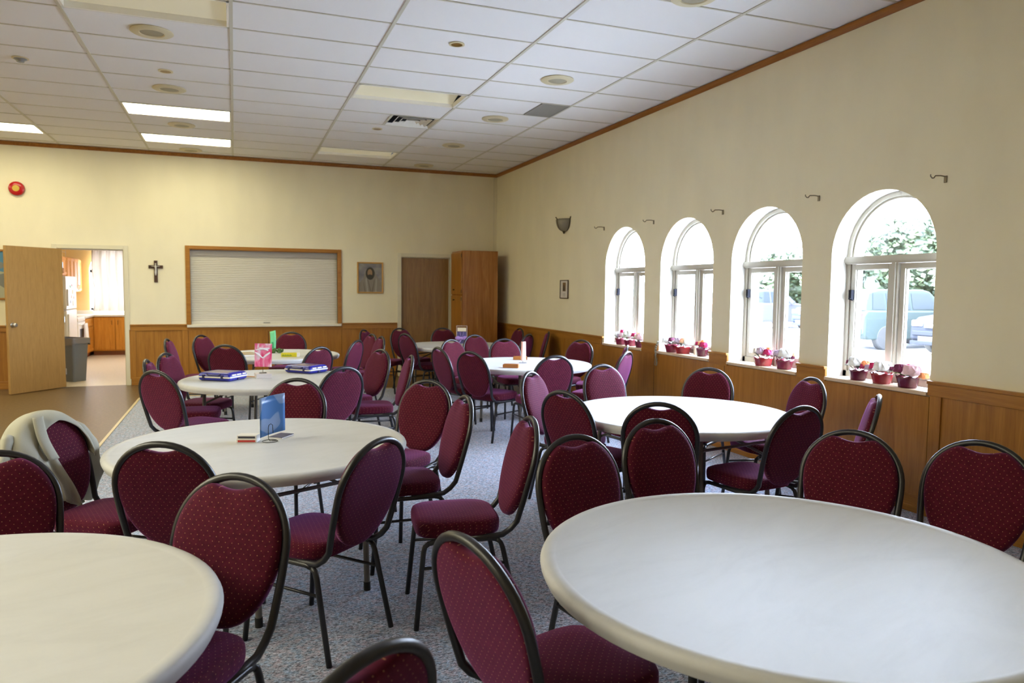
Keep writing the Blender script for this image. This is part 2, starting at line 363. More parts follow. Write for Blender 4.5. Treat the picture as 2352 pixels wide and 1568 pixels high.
# crown trim
mb = MB(); prof = [(0, HC-0.052), (-0.008, HC-0.052), (-0.022, HC-0.035), (-0.034, HC-0.02), (-0.034, HC), (0, HC)]
mb.prism([(a, b) for a, b in prof], YB, 0, 'y'); struct(mb.build('trim_1', M['crown'], smooth=True))
mb = MB(); mb.prism([(a, b) for a, b in prof], XL, 0, 'x'); struct(mb.build('trim_2', M['crown'], smooth=True))

# ---- wainscot on the right wall
mb = MB(); T = 0.018
def rsec(y0, y1, z0, z1, t, m=0): mb.mat(m); mb.box(-t, -0.0005, y0, y1, z0, z1)
rsec(-4.24, 0, 0.1, 0.94, 0.010)                       # panelling, far part
for y in (-0.62, -1.76, -3.03, -4.25): rsec(y-0.05, y+0.05, 0.1, 0.86, T)
rsec(-4.25, 0, 0.86, 0.945, T+0.003, 1)
rsec(-9.185, -4.3, 0.1, SILL-0.035, T)                   # flush panelling under windows
for y in (-5.58, -6.885, -8.19): mb.mat(2); mb.box(-T-0.001, 0, y-0.004, y+0.004, 0.12, 0.84)
for a, b in ((-5.645, -5.295), (-6.925, -6.628), (-8.215, -7.885)): rsec(a, b, 0.84, 0.945, T+0.004, 1)
rsec(YB, -9.172, 0.86, 0.945, T+0.004, 1); rsec(YB, -9.20, 0.1, 0.88, 0.008); rsec(-9.28, -9.19, 0.1, 0.90, T+0.0015)
for y in (-10.6, -11.95, -13.3): rsec(y-0.05, y+0.05, 0.1, 0.86, T)
struct(mb.build('trim_3', [M['oak'], M['oak_y'], M['dark']], bevel=0.002))
mb = MB()
for a, b in ((-4.31, 0), (-5.645, -5.295), (-6.925, -6.628), (-8.215, -7.885), (YB, -9.172)): mb.box(-0.036, 0.0, a, b, 0.943, 0.967)
struct(mb.build('trim_4', M['oak_y'], bevel=0.005))
mb = MB(); mb.box(-0.024, 0, YB, 0, 0, 0.125); mb.box(-0.030, 0, YB, 0, 0, 0.05)
struct(mb.build('baseboard_right', M['oak_y'], bevel=0.004))
# ---- wainscot on the far wall
mb = MB()
def bsec(x0, x1, z0, z1, t, m=0): mb.mat(m); mb.box(x0, x1, -t, -0.0005, z0, z1)
for x0, x1 in ((XL, -7.20), (-6.13, -1.875)): bsec(x0, x1, 0.05, 0.94, 0.008)
for x in (-6.10, -5.34, -4.06, -2.80, -1.92, -7.25, -8.5, -9.8): bsec(x-0.045, x+0.045, 0.1, 0.88, T)
bsec(-5.29, -2.85, 0.10, 0.86, 0.022); mb.mat(2); mb.box(-4.064, -4.056, -0.024, 0, 0.12, 0.84)
for x0, x1 in ((XL, -7.20), (-6.13, -5.31), (-2.84, -1.875)): bsec(x0, x1, 0.865, 0.945, T+0.004, 1)
bsec(-5.31, -2.84, 0.86, 0.912, 0.026, 1)
struct(mb.build('trim_5', [M['oak'], M['oak_x'], M['dark']], bevel=0.002))
mb = MB()
for x0, x1 in ((XL, -7.20), (-6.13, -5.31), (-2.84, -1.875)): mb.box(x0, x1, -0.036, 0, 0.943, 0.965)
struct(mb.build('trim_6', M['oak_x'], bevel=0.005))
mb = MB()
for x0, x1 in ((XL, -7.20), (-6.13, -1.875)): mb.box(x0, x1, -0.024, 0, 0, 0.12); mb.box(x0, x1, -0.030, 0, 0, 0.04)
struct(mb.build('baseboard_back', M['oak_x'], bevel=0.004))
# door casings
def casing(name, a, b, top, w=0.065):
    mb = MB(); mb.box(a-w, a, -0.016, 0.14, 0, top+w); mb.box(b, b+w, -0.016, 0.14, 0, top+w); mb.box(a, b, -0.016, 0.14, top, top+w)
    mb.box(a-0.002, a+0.014, 0.02, 0.13, 0, top); mb.box(b-0.014, b+0.002, 0.02, 0.13, 0, top); mb.box(a, b, 0.02, 0.13, top-0.014, top+0.002)
    return struct(mb.build(name, M['trimpaint'], bevel=0.003))
casing('trim_7', *DW); casing('trim_8', *D2)
# open kitchen door
dr = bpy.data.objects.new('door_1', None); C.objects.link(dr); struct(dr, 'open oak veneer door of the kitchen')
dr.location = (-7.045, -0.02, 0); dr.rotation_euler.z = math.atan2(-0.70, -0.56)
MB().box(0, 0.89, -0.022, 0.022, 0.012, 2.125).build('door_leaf', M['doorwood'], dr, bevel=0.002)
for s in (1, -1):
    mb = MB(); rot = Matrix.Rotation(-s*PI/2, 4, 'X')
    mt_ = Matrix.Translation((0.825, s*0.022, 1.0)) @ rot
    mb.lathe([(0.034, 0), (0.034, 0.006), (0.014, 0.012), (0.012, 0.035), (0.028, 0.045), (0.031, 0.06), (0.022, 0.072), (0, 0.074)], 20, m=mt_)
    mb.build('door_handle', M['metal'], dr, smooth=True)
for z in (0.25, 1.05, 1.88):
    MB().tube([(0, 0.028, z-0.045), (0, 0.028, z+0.045)], 0.008, 8).build('hinge', M['metal'], dr)
# closed door beside cabinet
d2 = bpy.data.objects.new('door_2', None); C.objects.link(d2); struct(d2, 'closed dark oak veneer door beside the tall cabinet'); d2.location = (-1.35, 0.03, 0)
MB().box(-0.436, 0.436, 0, 0.04, 0.01, 2.12).build('door_leaf', M['doorwood2'], d2, bevel=0.002)

# ------------------------------------------------------------------ roll-down shutter
sh = thing('roller_shutter', 'closed ivory slatted roll-down serving shutter in an oak frame', 'shutter', (-4.08, 0, 0.955))
mb = MB(); n = 40; z0, z1 = 0.03, 1.21
pts = []
for i in range(n):
    za = z0+(z1-z0)*i/n; h = (z1-z0)/n
    pts += [(0.060, za), (0.052, za+h*0.25), (0.052, za+h*0.75), (0.060, za+h*0.93)]
pts.append((0.060, z1))
vs = []; fs = []
for i, (y, z) in enumerate(pts): vs += [(-1.165, y, z), (1.165, y, z)]
for i in range(len(pts)-1): fs.append((2*i, 2*i+1, 2*i+3, 2*i+2))
mb.add(vs, fs); mb.build('slat_curtain', M['shutter'], sh, fix=False)
MB().box(-1.165, 1.165, 0.045, 0.062, 0.0, 0.045).build('bottom_bar', M['shutter'], sh, bevel=0.003)
mb = MB(); mb.tube([(-0.05, 0.045, 0.022), (-0.05, 0.028, 0.022), (0.05, 0.028, 0.022), (0.05, 0.045, 0.022)], 0.005, 6); mb.build('handle', M['black'], sh)
mb = MB(); mb.box(-1.165, 1.165, 0.03, 0.075, 1.12, 1.21); mb.build('hood', plain('grey_shutter_hood', (0.36, 0.33, 0.30), 0.5), sh)
mb = MB()
for a, b, c, d in ((-1.235, -1.165, 0.0, 1.275), (1.165, 1.235, 0.0, 1.275), (-1.165, 1.165, 1.21, 1.275)):
    mb.box(a, b, -0.022, 0.06, c, d)
mb.box(-1.19, 1.19, -0.032, -0.018, 1.222, 1.24); mb.build('frame', M['oak_x'], sh, bevel=0.004)
mb = MB(); mb.box(-1.225, 1.225, -0.07, 0.06, -0.043, -0.002); mb.build('counter_shelf', M['counter'], sh, bevel=0.006)

# ------------------------------------------------------------------ windows
def window(i, a, b, full=True):
    w = bpy.data.objects.new('window_%d' % i, None); C.objects.link(w); struct(w, 'arched window with two casements and a fanlight'); c = (a+b)/2; w.location = (0, c, 0)
    r = (b-a)/2; N = 28; dx0, dx1 = 0.165, 0.235
    mb = MB()
    def ring(ro, ri, x0, x1, zs):
        po = [(-ro, zs)]+[(-ro*math.cos(PI*k/N), SPR+ro*math.sin(PI*k/N)) for k in range(N+1)]+[(ro, zs)]
        pi_ = [(-ri, zs)]+[(-ri*math.cos(PI*k/N), SPR+ri*math.sin(PI*k/N)) for k in range(N+1)]+[(ri, zs)]
        for k in range(len(po)-1):
            q = [(po[k], x0), (po[k+1], x0), (po[k+1], x1), (po[k], x1), (pi_[k], x0), (pi_[k+1], x0), (pi_[k+1], x1), (pi_[k], x1)]
            mb.add([(x, p[0], p[1]) for p, x in q], [(0, 1, 2, 3), (4, 5, 6, 7), (0, 1, 5, 4), (3, 2, 6, 7)])
    ring(r-0.001, r-0.036, dx0, dx1, SILL); ring(r-0.03, r-0.052, dx0+0.02, dx1-0.01, SILL)
    mb.box(dx0-0.02, dx1, -r+0.002, r-0.002, SPR-0.065, SPR-0.005)       # transom
    mb.box(dx0-0.03, dx0, -r+0.002, r-0.002, SPR-0.05, SPR-0.03)
    mb.box(dx0-0.01, dx1, -0.03, 0.03, SILL, SPR-0.06)                    # mullion
    mb.box(dx0-0.022, dx0, -0.014, 0.014, SILL, SPR-0.06)
    mb.box(dx0, dx1, -r+0.002, r-0.002, SILL, SILL+0.05)
    mb.build('window_frame', M['winframe'], w)
    for s in (-1, 1):
        mb = MB(); y0, y1 = sorted((s*0.034, s*(r-0.04)))
        frame_rect(mb, y0, y1, SILL+0.052, SPR-0.068, dx0+0.012, dx1-0.012, 0.042, 'x'); frame_rect(mb, y0+0.036, y1-0.036, SILL+0.088, SPR-0.104, dx0+0.026, dx1-0.022, 0.012, 'x')
        sash = mb.build('casement', M['winframe'], w, bevel=0.002)
        MB().box(0.199, 0.202, y0+0.046, y1-0.046, SILL+0.098, SPR-0.114).build('pane', M['glass'], sash)
    mb = MB(); ri = r-0.05
    pts = [(-ri*math.cos(PI*k/N), SPR+ri*math.sin(PI*k/N)) for k in range(N+1)]
    mb.prism(pts, 0.199, 0.202, 'x'); mb.build('fanlight_pane', M['glass'], w)
    if full:
        mb = MB(); yl = r-0.062; mb.box(dx0-0.02, dx0+0.012, yl-0.014, yl+0.014, 1.52, 1.60); mb.tube([(dx0-0.015, yl, 1.53), (dx0-0.04, yl-0.02, 1.525), (dx0-0.045, yl-0.055, 1.515)], 0.006, 6)
        mb.build('latch', M['latch'], w)
    mb = MB(); mb.box(-0.034, dx0, -r+0.001, r-0.001, SILL-0.028, SILL); mb.build('window_sill', plain('pale_oak_sill', (0.62, 0.48, 0.33), 0.4) if i == 1 else bpy.data.materials['pale_oak_sill'], w, bevel=0.004)
    # daylight guide in the opening: a light portal (emits nothing itself)
    ld = bpy.data.lights.new('portal', 'AREA'); ld.shape = 'RECTANGLE'; ld.size = b-a; ld.size_y = 1.5; ld.cycles.is_portal = True
    lo = bpy.data.objects.new('window_portal', ld); C.objects.link(lo); lo.location = (0.30, c, 1.62); lo.rotation_euler = (0, math.radians(90), 0)
for i, (a, b) in enumerate(WIN): window(i+1, a, b, i < 4)

# ------------------------------------------------------------------ ceiling fixtures
def troffer(k, j, kind, label):
    x1, x0 = colx(k), colx(k)-TW; y1, y0 = rowy(j), rowy(j)-TH
    t = thing('ceiling_light', label, 'ceiling light', ((x0+x1)/2, (y0+y1)/2, HC), group=None)
    hx, hy = TW/2-0.014, TH/2-0.010
    mb = MB(); dp = {'lit': 0.012, 'dim': 0.035, 'off': 0.045}[kind]
    for a, b, c, d in ((-hx, -hx+0.02, -hy, hy), (hx-0.02, hx, -hy, hy), (-hx, hx, -hy, -hy+0.02), (-hx, hx, hy-0.02, hy)):
        mb.box(a, b, c, d, -0.004, dp+0.01)
    mb.build('trim_frame', M['white'], t)
    if kind == 'lit':
        mb = MB()
        mb.grid(lambda u, v: (-hx+0.02+u*(2*hx-0.04), -hy+0.02+v*(2*hy-0.04), dp+0.006*math.cos(v*4*PI)), 1, 16)
        mb.build('diffuser', M['lit_far'] if j <= 1 else M['lit_side'] if j > 4 else M['lit'], t, fix=False)
    else:
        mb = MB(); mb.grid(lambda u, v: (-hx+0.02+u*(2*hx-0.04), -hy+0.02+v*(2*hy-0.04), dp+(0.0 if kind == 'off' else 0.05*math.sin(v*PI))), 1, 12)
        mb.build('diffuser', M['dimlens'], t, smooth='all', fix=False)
    return t
TL = {(3, 4): 'lit fluorescent ceiling panel, nearer of the pair above the serving shutter', (3, 1): 'lit fluorescent ceiling panel, farther of the pair beside the far wall',
      (5, 1): 'lit fluorescent ceiling panel at the left edge of the photo', (1, 7): 'faintly lit recessed ceiling panel beside the grey return grille', (1, 1): 'faintly lit recessed ceiling panel beside the far wall, right of the lit pair',
      (7, 4): 'lit fluorescent ceiling panel outside the left of the photo, nearer one', (7, 1): 'lit fluorescent ceiling panel outside the left of the photo, farther one',
      (6, 8): 'lit fluorescent ceiling panel beyond the left edge, third from the far wall', (6, 12): 'lit fluorescent ceiling panel beyond the left edge, fourth from the far wall',
      (6, 16): 'lit fluorescent ceiling panel left of the camera, nearer the camera',
      (5, 14): 'added unseen fill panel in the ceiling above the walkway, farther one', (5, 18): 'added unseen fill panel in the ceiling above the walkway, nearer one',
      (7, 10): 'added unseen fill panel in the ceiling near the left wall, farther one', (7, 14): 'added unseen fill panel in the ceiling near the left wall, nearer one',
      (6, 20): 'lit fluorescent ceiling panel behind and left of the camera',
      (3, 10): 'large unlit ceiling panel cut by the top edge of the photo'}
for (k, j), kd in FIX.items(): troffer(k, j, kd, TL[(k, j)])
# diffuser and grille
t = thing('air_diffuser', 'white square ceiling air diffuser with nested dark slots', 'air vent', (colx(1)-TH/2, (rowy(5)+rowy(6))/2, HC))
h = TH/2-0.012; MB().box(-h-0.02, h+0.02, -h-0.02, h+0.02, 0.10, 0.11).build('cavity', M['dark'], t)
for q in range(4):
    ro = h-0.005-q*0.068; mb = MB()
    for s in range(4):
        m_ = Matrix.Rotation(s*PI/2, 4, 'Z'); w_ = 0.035 if q else 0.02
        vs = [m_ @ Vector(p) for p in ((-ro, -ro, 0), (ro, -ro, 0), (ro-w_, -ro+w_, 0.028), (-ro+w_, -ro+w_, 0.028))]
        mb.add(vs+[v+Vector((0, 0, 0.004)) for v in vs], [(0, 1, 2, 3), (4, 5, 6, 7), (0, 1, 5, 4), (3, 2, 6, 7)])
    mb.build('louvre', M['white'], t)
t = thing('return_grille', 'grey rectangular return air grille next to a faintly lit ceiling panel', 'air vent', (colx(0)-0.18, (rowy(7)+rowy(8))/2, HC))
MB().box(-0.17, 0.17, -0.295, 0.295, 0.02, 0.03).build('backing', M['dark'], t)
mb = MB(); frame_rect(mb, -0.172, 0.172, 0, 0, 0, 0, 0)
mb = MB()
for i in range(30): y = -0.285+i*0.0197; mb.box(-0.165, 0.165, y-0.0065, y+0.0065, 0.0, 0.012)
mb.box(-0.172, -0.16, -0.295, 0.295, -0.003, 0.02); mb.box(0.16, 0.172, -0.295, 0.295, -0.003, 0.02)
mb.build('fins', plain('grille_grey', (0.30, 0.29, 0.26), 0.5), t)
# ceiling speakers
SPK = [(-5.19, -5.99, 'cream round ceiling speaker nearest the top left corner of the photo'), (-5.20, -4.11, 'cream round ceiling speaker just above the nearer lit panel'),
       (-5.195, -2.23, 'cream round ceiling speaker between the two lit panels'), (-5.18, -0.36, 'cream round ceiling speaker beyond the lit panels at the far wall'),
       (-1.50, -6.02, 'cream round ceiling speaker nearest the camera in the right row'), (-1.515, -4.18, 'cream round ceiling speaker just right of the grey grille'),
       (-1.52, -2.35, 'cream round ceiling speaker third from the camera in the right row'), (-1.50, -0.45, 'cream round ceiling speaker by the far wall in the right row'),
       (-1.45, -8.30, 'cream round ceiling speaker cut by the top edge of the photo')]
sp0 = None
for x, y, lb in SPK:
    if sp0 is None:
        sp0 = thing('ceiling_speaker', lb, 'speaker', (x, y, HC), group='round speakers in the ceiling')
        MB().lathe([(0.165, 0.004), (0.168, -0.004), (0.155, -0.012), (0.098, -0.016), (0.092, -0.008)], 40).build('ring', M['speaker'], sp0, smooth=True)
        MB().lathe([(0.094, -0.008), (0.06, -0.012), (0, -0.014)], 40).build('grille', M['mesh'], sp0, smooth=True)
    else:
        o = copy_tree(sp0); o.location = (x, y, HC); o['label'] = lb
for i, (x, y, lb) in enumerate([(-2.745, -6.665, 'small brass recessed downlight nearest the camera, on its own'), (-5.18, -4.80, 'small brass recessed downlight between two speakers on the left'), (-2.77, -3.02, 'small brass recessed downlight beside the air diffuser')]):
    if i == 0:
        dl = thing('downlight', lb, 'downlight', (x, y, HC), group='brass recessed downlights')
        MB().lathe([(0.066, 0.005), (0.068, -0.004), (0.050, -0.005), (0.050, 0.004)], 28).build('ring', M['speaker'], dl, smooth=True)
        MB().lathe([(0.051, -0.004), (0.045, -0.0045), (0.0, -0.0045)], 28).build('reflector', M['brass'], dl)  # flat disc, brass darkened to stand for the shade of a recess
    else:
        o = copy_tree(dl); o.location = (x, y, HC); o['label'] = lb
t = thing('heat_detector', 'small domed metal heat detector on the ceiling at upper left', 'detector', (-6.42, -4.72, HC))
MB().lathe([(0.055, 0.004), (0.055, -0.010), (0.035, -0.022), (0.030, -0.035), (0, -0.04)], 24).build('dome', plain('grey_metal', (0.30, 0.32, 0.36), 0.3, 0.8), t, smooth=True)
MB().lathe([(0.07, 0.004), (0.07, -0.004), (0.05, -0.006)], 24).build('base_plate', M['speaker'], t)

# ------------------------------------------------------------------ wall objects
# fire alarm bell
t = thing('alarm_bell', 'round red fire alarm bell with a yellow centre high on the far wall', 'alarm', (-7.586, 0, 3.0))
rx = Matrix.Rotation(PI/2, 4, 'X')
MB().lathe([(0.098, 0.0), (0.105, 0.02), (0.100, 0.045), (0.075, 0.062), (0.05, 0.066)], 32, m=rx).build('gong', plain('red_enamel', (0.42, 0.006, 0.008), 0.25), t, smooth=True)
MB().lathe([(0.048, 0.060), (0.045, 0.072), (0, 0.074)], 24, m=rx).build('centre', plain('yellow_disc', (0.55, 0.36, 0.04), 0.4), t, smooth=True)
# crucifix
t = thing('crucifix', 'dark wooden crucifix with a pale figure on the far wall', 'crucifix', (-5.745, -0.0, 1.805))
MB().box(-0.026, 0.026, -0.02, -0.002, -0.172, 0.172).box(-0.104, -0.026, -0.02, -0.002, 0.048, 0.098).box(0.026, 0.104, -0.02, -0.002, 0.048, 0.098).build('cross', wood('dark_cross_wood', (0.035, 0.015, 0.01), (0.06, 0.028, 0.018), (0.10, 0.045, 0.022), 0.4), t, bevel=0.004)
mb = MB()
mb.blob((0, -0.032, 0.115), 0.014, 2, sc=(0.9, 0.9, 1.15)); mb.tube([(0, -0.03, 0.10), (0, -0.032, 0.075), (0.002, -0.032, 0.04), (0.0, -0.03, 0.01)], [0.008, 0.016, 0.013, 0.013], 8)
for s in (-1, 1):
    mb.tube([(s*0.010, -0.03, 0.082), (s*0.035, -0.028, 0.080), (s*0.062, -0.026, 0.084)], [0.008, 0.006, 0.004], 6)
    mb.tube([(s*0.006, -0.03, 0.015), (s*0.008, -0.035, -0.02), (s*0.003, -0.028, -0.062)], [0.010, 0.008, 0.005], 6)
mb.build('figure', plain('pale_cast_metal', (0.55, 0.52, 0.46), 0.35, 0.4), t, smooth=True)
# framed print on far wall (generic robed figure)
def flatshape(mb, pts, y): mb.add([(a, y, b) for a, b in pts], [tuple(range(len(pts)))])
def ell(cx, cz, rx_, rz_, n=24): return [(cx+rx_*math.cos(2*PI*i/n), cz+rz_*math.sin(2*PI*i/n)) for i in range(n)]
t = thing('framed_print', 'gold framed print of a robed long-haired figure between shutter and door', 'picture', (-2.35, 0, 1.755))
mb = MB(); frame_rect(mb, -0.228, 0.228, -0.273, 0.273, -0.022, -0.001, 0.026); mb.build('frame', plain('gold_frame', (0.45, 0.24, 0.05), 0.35, 0.3), t, bevel=0.004)
pm = [newmat('print_sky')[0], plain('print_robe', (0.30, 0.235, 0.21), 0.5), plain('print_hair', (0.035, 0.025, 0.022), 0.5), plain('print_skin', (0.42, 0.22, 0.11), 0.5), plain('print_robe_fold', (0.20, 0.15, 0.135), 0.5), plain('print_robe_light', (0.42, 0.35, 0.31), 0.5)]
nt = pm[0].node_tree; nt.links.new(ramp(nt, noise(nt, 5, (1, 1, 1.6), 4), [(0.3, (0.16, 0.14, 0.20)), (0.5, (0.28, 0.24, 0.27)), (0.7, (0.46, 0.40, 0.34))]), nt.nodes['Principled BSDF'].inputs['Base Color'])
mb = MB(); mb.box(-0.204, 0.204, -0.008, -0.002, -0.25, 0.25); mb.mat(1)
flatshape(mb, [(-0.20, -0.248), (-0.20, -0.10), (-0.13, -0.03), (-0.10, 0.06), (-0.06, 0.15), (0.0, 0.19), (0.06, 0.15), (0.11, 0.04), (0.16, -0.03), (0.20, -0.12), (0.20, -0.248)], -0.0085); mb.mat(2)
flatshape(mb, ell(0.0, 0.075, 0.078, 0.11), -0.009); mb.mat(3); flatshape(mb, ell(-0.005, 0.085, 0.043, 0.065), -0.0095); mb.mat(2)
flatshape(mb, ell(-0.004, 0.035, 0.034, 0.024), -0.0098); mb.mat(4)
flatshape(mb, [(-0.05, -0.03), (-0.035, -0.03), (0.02, -0.248), (0.0, -0.248)], -0.009); flatshape(mb, [(0.07, -0.03), (0.08, -0.03), (0.05, -0.248), (0.02, -0.248)], -0.009); flatshape(mb, [(-0.12, -0.08), (-0.11, -0.08), (-0.08, -0.248), (-0.10, -0.248)], -0.009); mb.mat(5)
flatshape(mb, [(-0.085, -0.02), (-0.06, 0.0), (-0.03, -0.248), (-0.06, -0.248)], -0.0088); flatshape(mb, [(0.10, 0.0), (0.12, -0.02), (0.11, -0.248), (0.08, -0.248)], -0.0088)
mb.build('print', pm, t, fix=False)
MB().box(-0.203, 0.203, -0.0125, -0.011, -0.249, 0.249).build('glazing', M['glass'], t)
# picture behind the door
t = thing('framed_picture', 'wood framed blue and cream picture half hidden behind the open door', 'picture', (-8.10, 0, 1.72))
mb = MB(); frame_rect(mb, -0.34, 0.34, -0.375, 0.375, -0.022, -0.001, 0.03); mb.build('frame', M['oak_x'], t, bevel=0.004)
mb = MB(); mb.box(-0.312, 0.312, -0.008, -0.002, -0.347, 0.347); mb.mat(1); flatshape(mb, [(-0.31, -0.346), (0.31, -0.346), (0.31, 0.04), (0.12, 0.08), (-0.1, 0.02), (-0.31, 0.06)], -0.0085)
mb.mat(2); flatshape(mb, ell(0.27, 0.14, 0.04, 0.05), -0.009); flatshape(mb, [(0.2, -0.12), (0.31, -0.2), (0.31, 0.02), (0.24, 0.0)], -0.009)
mb.build('print', [plain('print_blue', (0.06, 0.20, 0.34), 0.5), plain('print_cream', (0.36, 0.36, 0.26), 0.5), plain('print_grey', (0.17, 0.18, 0.17), 0.5)], t, fix=False)
# small framed card, right wall
t = thing('framed_card', 'small narrow dark framed picture on the right wall below the sconce', 'picture', (0, -3.04, 1.585))
mb = MB(); frame_rect(mb, -0.14, 0.14, -0.137, 0.137, -0.016, -0.001, 0.012, 'x'); mb.build('frame', plain('dark_frame', (0.05, 0.025, 0.015), 0.4), t)
mb = MB(); mb.box(-0.008, -0.002, -0.13, 0.13, -0.127, 0.127); mb.mat(1)
mb.add([(-0.009, -0.055, -0.03), (-0.009, 0.055, -0.03), (-0.009, 0.055, 0.10), (-0.009, -0.055, 0.10)], [(0, 1, 2, 3)]); mb.mat(2)
mb.add([(-0.0095, -0.02, -0.02), (-0.0095, 0.035, -0.02), (-0.0095, 0.02, 0.07), (-0.0095, -0.01, 0.05)], [(0, 1, 2, 3)])
for i in range(3): mb.add([(-0.0095, -0.05, -0.06-i*0.018), (-0.0095, 0.05, -0.06-i*0.018), (-0.0095, 0.05, -0.063-i*0.018), (-0.0095, -0.05, -0.063-i*0.018)], [(0, 1, 2, 3)])
mb.build('card', [plain('card_white', (0.6, 0.56, 0.52), 0.6), plain('card_brown', (0.20, 0.12, 0.05), 0.6), plain('card_dark', (0.04, 0.03, 0.03), 0.6)], t, fix=False)
# wall sconce: half bowl of frosted glass with bronze straps
t = thing('wall_sconce', 'bronze strapped half-bowl frosted glass sconce on the right wall', 'wall lamp', (0, -3.03, 2.55))
mb = MB()
def bowl(u, v):
    a = PI*u; z = 0.06-0.17*math.sin(v*PI/2)**1.0; r = 0.17*math.cos(v*PI/2)**0.75
    return (-r*math.sin(a)*0.75, r*math.cos(a), z)
mb.grid(bowl, 24, 12); o = mb.build('bowl', plain('smoky_glass', (0.22, 0.20, 0.15), 0.25, spec=0.6), t, smooth='all', fix=False)
sm = o.modifiers.new('solid', 'SOLIDIFY'); sm.thickness = 0.005
for uu in (0.02, 0.5, 0.98):
    mb = MB(); pth = [bowl(uu, v/10) for v in range(11)]; tip = Vector(pth[0])
    out = Vector((tip.x, tip.y, 0)).normalized() if tip.length > 0 else Vector((1, 0, 0))
    pth = [tuple(tip+out*0.03+Vector((0, 0, 0.03)))]+[tuple(Vector(p)+Vector((p[0], p[1], 0))*0.04) for p in pth]
    mb.tube(pth, 0.008, 6); mb.build('strap', plain('dark_bronze', (0.06, 0.045, 0.02), 0.35, 0.7), t, smooth=True)
mb = MB(); mb.tube([bowl(u/20, 0) for u in range(21)], 0.005, 6); mb.build('rim', bpy.data.materials['dark_bronze'], t)
MB().lathe([(0.0, -0.05), (0.015, -0.03), (0.03, 0.0), (0.03, 0.012)], 16, c=(-0.022, 0, -0.105)).build('finial', bpy.data.materials['dark_bronze'], t, smooth=True)
# curtain brackets
br0 = None
BL = ['between sconce and first arched window', 'between first and second arched windows', 'between second and third arched windows', 'between third and fourth arched windows', 'right of the fourth arched window, the one farthest right']
for (y, z), l in zip([(-4.25, 2.40), (-5.475, 2.385), (-6.765, 2.378), (-8.05, 2.372), (-9.215, 2.372)], BL):
    lb = 'small metal curtain bracket '+l
    if br0 is None:
        br0 = thing('curtain_bracket', lb, 'bracket', (0, y, z), group='curtain brackets on the right wall')
        MB().box(-0.008, 0, -0.011, 0.011, -0.035, 0.012).build('wall_plate', plain('bracket_metal', (0.22, 0.19, 0.14), 0.4, 0.7), br0, bevel=0.002)
        mb = MB(); mb.tube([(-0.004, 0, 0.006), (-0.05, 0, 0.010), (-0.10, 0, 0.006), (-0.115, 0, -0.010), (-0.13, 0, -0.012), (-0.145, 0, 0.0), (-0.145, 0, 0.012)], 0.0045, 6)
        mb.build('arm', bpy.data.materials['bracket_metal'], br0, smooth=True)
    else:
        o = copy_tree(br0); o.location = (0, y, z); o['label'] = lb
# cord in the corner
mb = MB(); mb.tube([(-0.065, -0.006, HC-0.06), (-0.06, -0.006, 3.2), (-0.058, -0.006, 2.2)], 0.005, 6); mb.tube([(-0.07, -0.02, HC-0.07), (-0.05, -0.03, HC-0.075), (-0.03, -0.02, HC-0.06)], 0.008, 6)
tag(mb.build('wall_cable', M['trimpaint']), 'thin cream cable running down the far right corner to the cabinet', 'cable')
# tall oak cabinet
t = thing('tall_cabinet', 'tall oak cabinet standing in the far right corner beside the door', 'cabinet', (-0.555, -0.375, 0))
hx, hy, hz = 0.335, 0.325, 2.243
mb = MB(); mb.box(-hx+0.02, hx, -hy, hy, 0.0, hz-0.0); mb.build('body', M['oakcab'], t, bevel=0.003)
for z0_, z1_, kz, nm in ((1.475, 2.215, 1.56, 0), (0.10, 1.46, 1.38, 1)):
    d = MB().box(-hx-0.002, -hx+0.019, -hy+0.012, hy-0.012, z0_, z1_).build('door', M['oak'], t, bevel=0.004)
    MB().lathe([(0.010, 0), (0.008, 0.012), (0.016, 0.02), (0.014, 0.03), (0, 0.032)], 14, m=Matrix.Translation((-hx-0.002, 0.10, kz)) @ Matrix.Rotation(-PI/2, 4, 'Y')).build('knob', bpy.data.materials['dark_bronze'], d, smooth=True)
    for hzz in (z0_+0.06, z1_-0.06): MB().tube([(-hx-0.004, -hy+0.006, hzz-0.03), (-hx-0.004, -hy+0.006, hzz+0.03)], 0.006, 6).build('hinge', bpy.data.materials['dark_bronze'], d)
mb = MB(); mb.tube([(hx+0.012+0.045*math.sin(a), -0.02, 1.82+0.065*math.cos(a)) for a in [i*PI/12 for i in range(13)]], 0.005, 6)
mb.tube([(hx-0.002, -0.02, 1.885), (hx+0.014, -0.02, 1.885)], 0.006, 6); mb.tube([(hx-0.002, -0.02, 1.755), (hx+0.014, -0.02, 1.755)], 0.006, 6)
mb.build('ring_handle', bpy.data.materials['dark_bronze'], t, smooth=True)

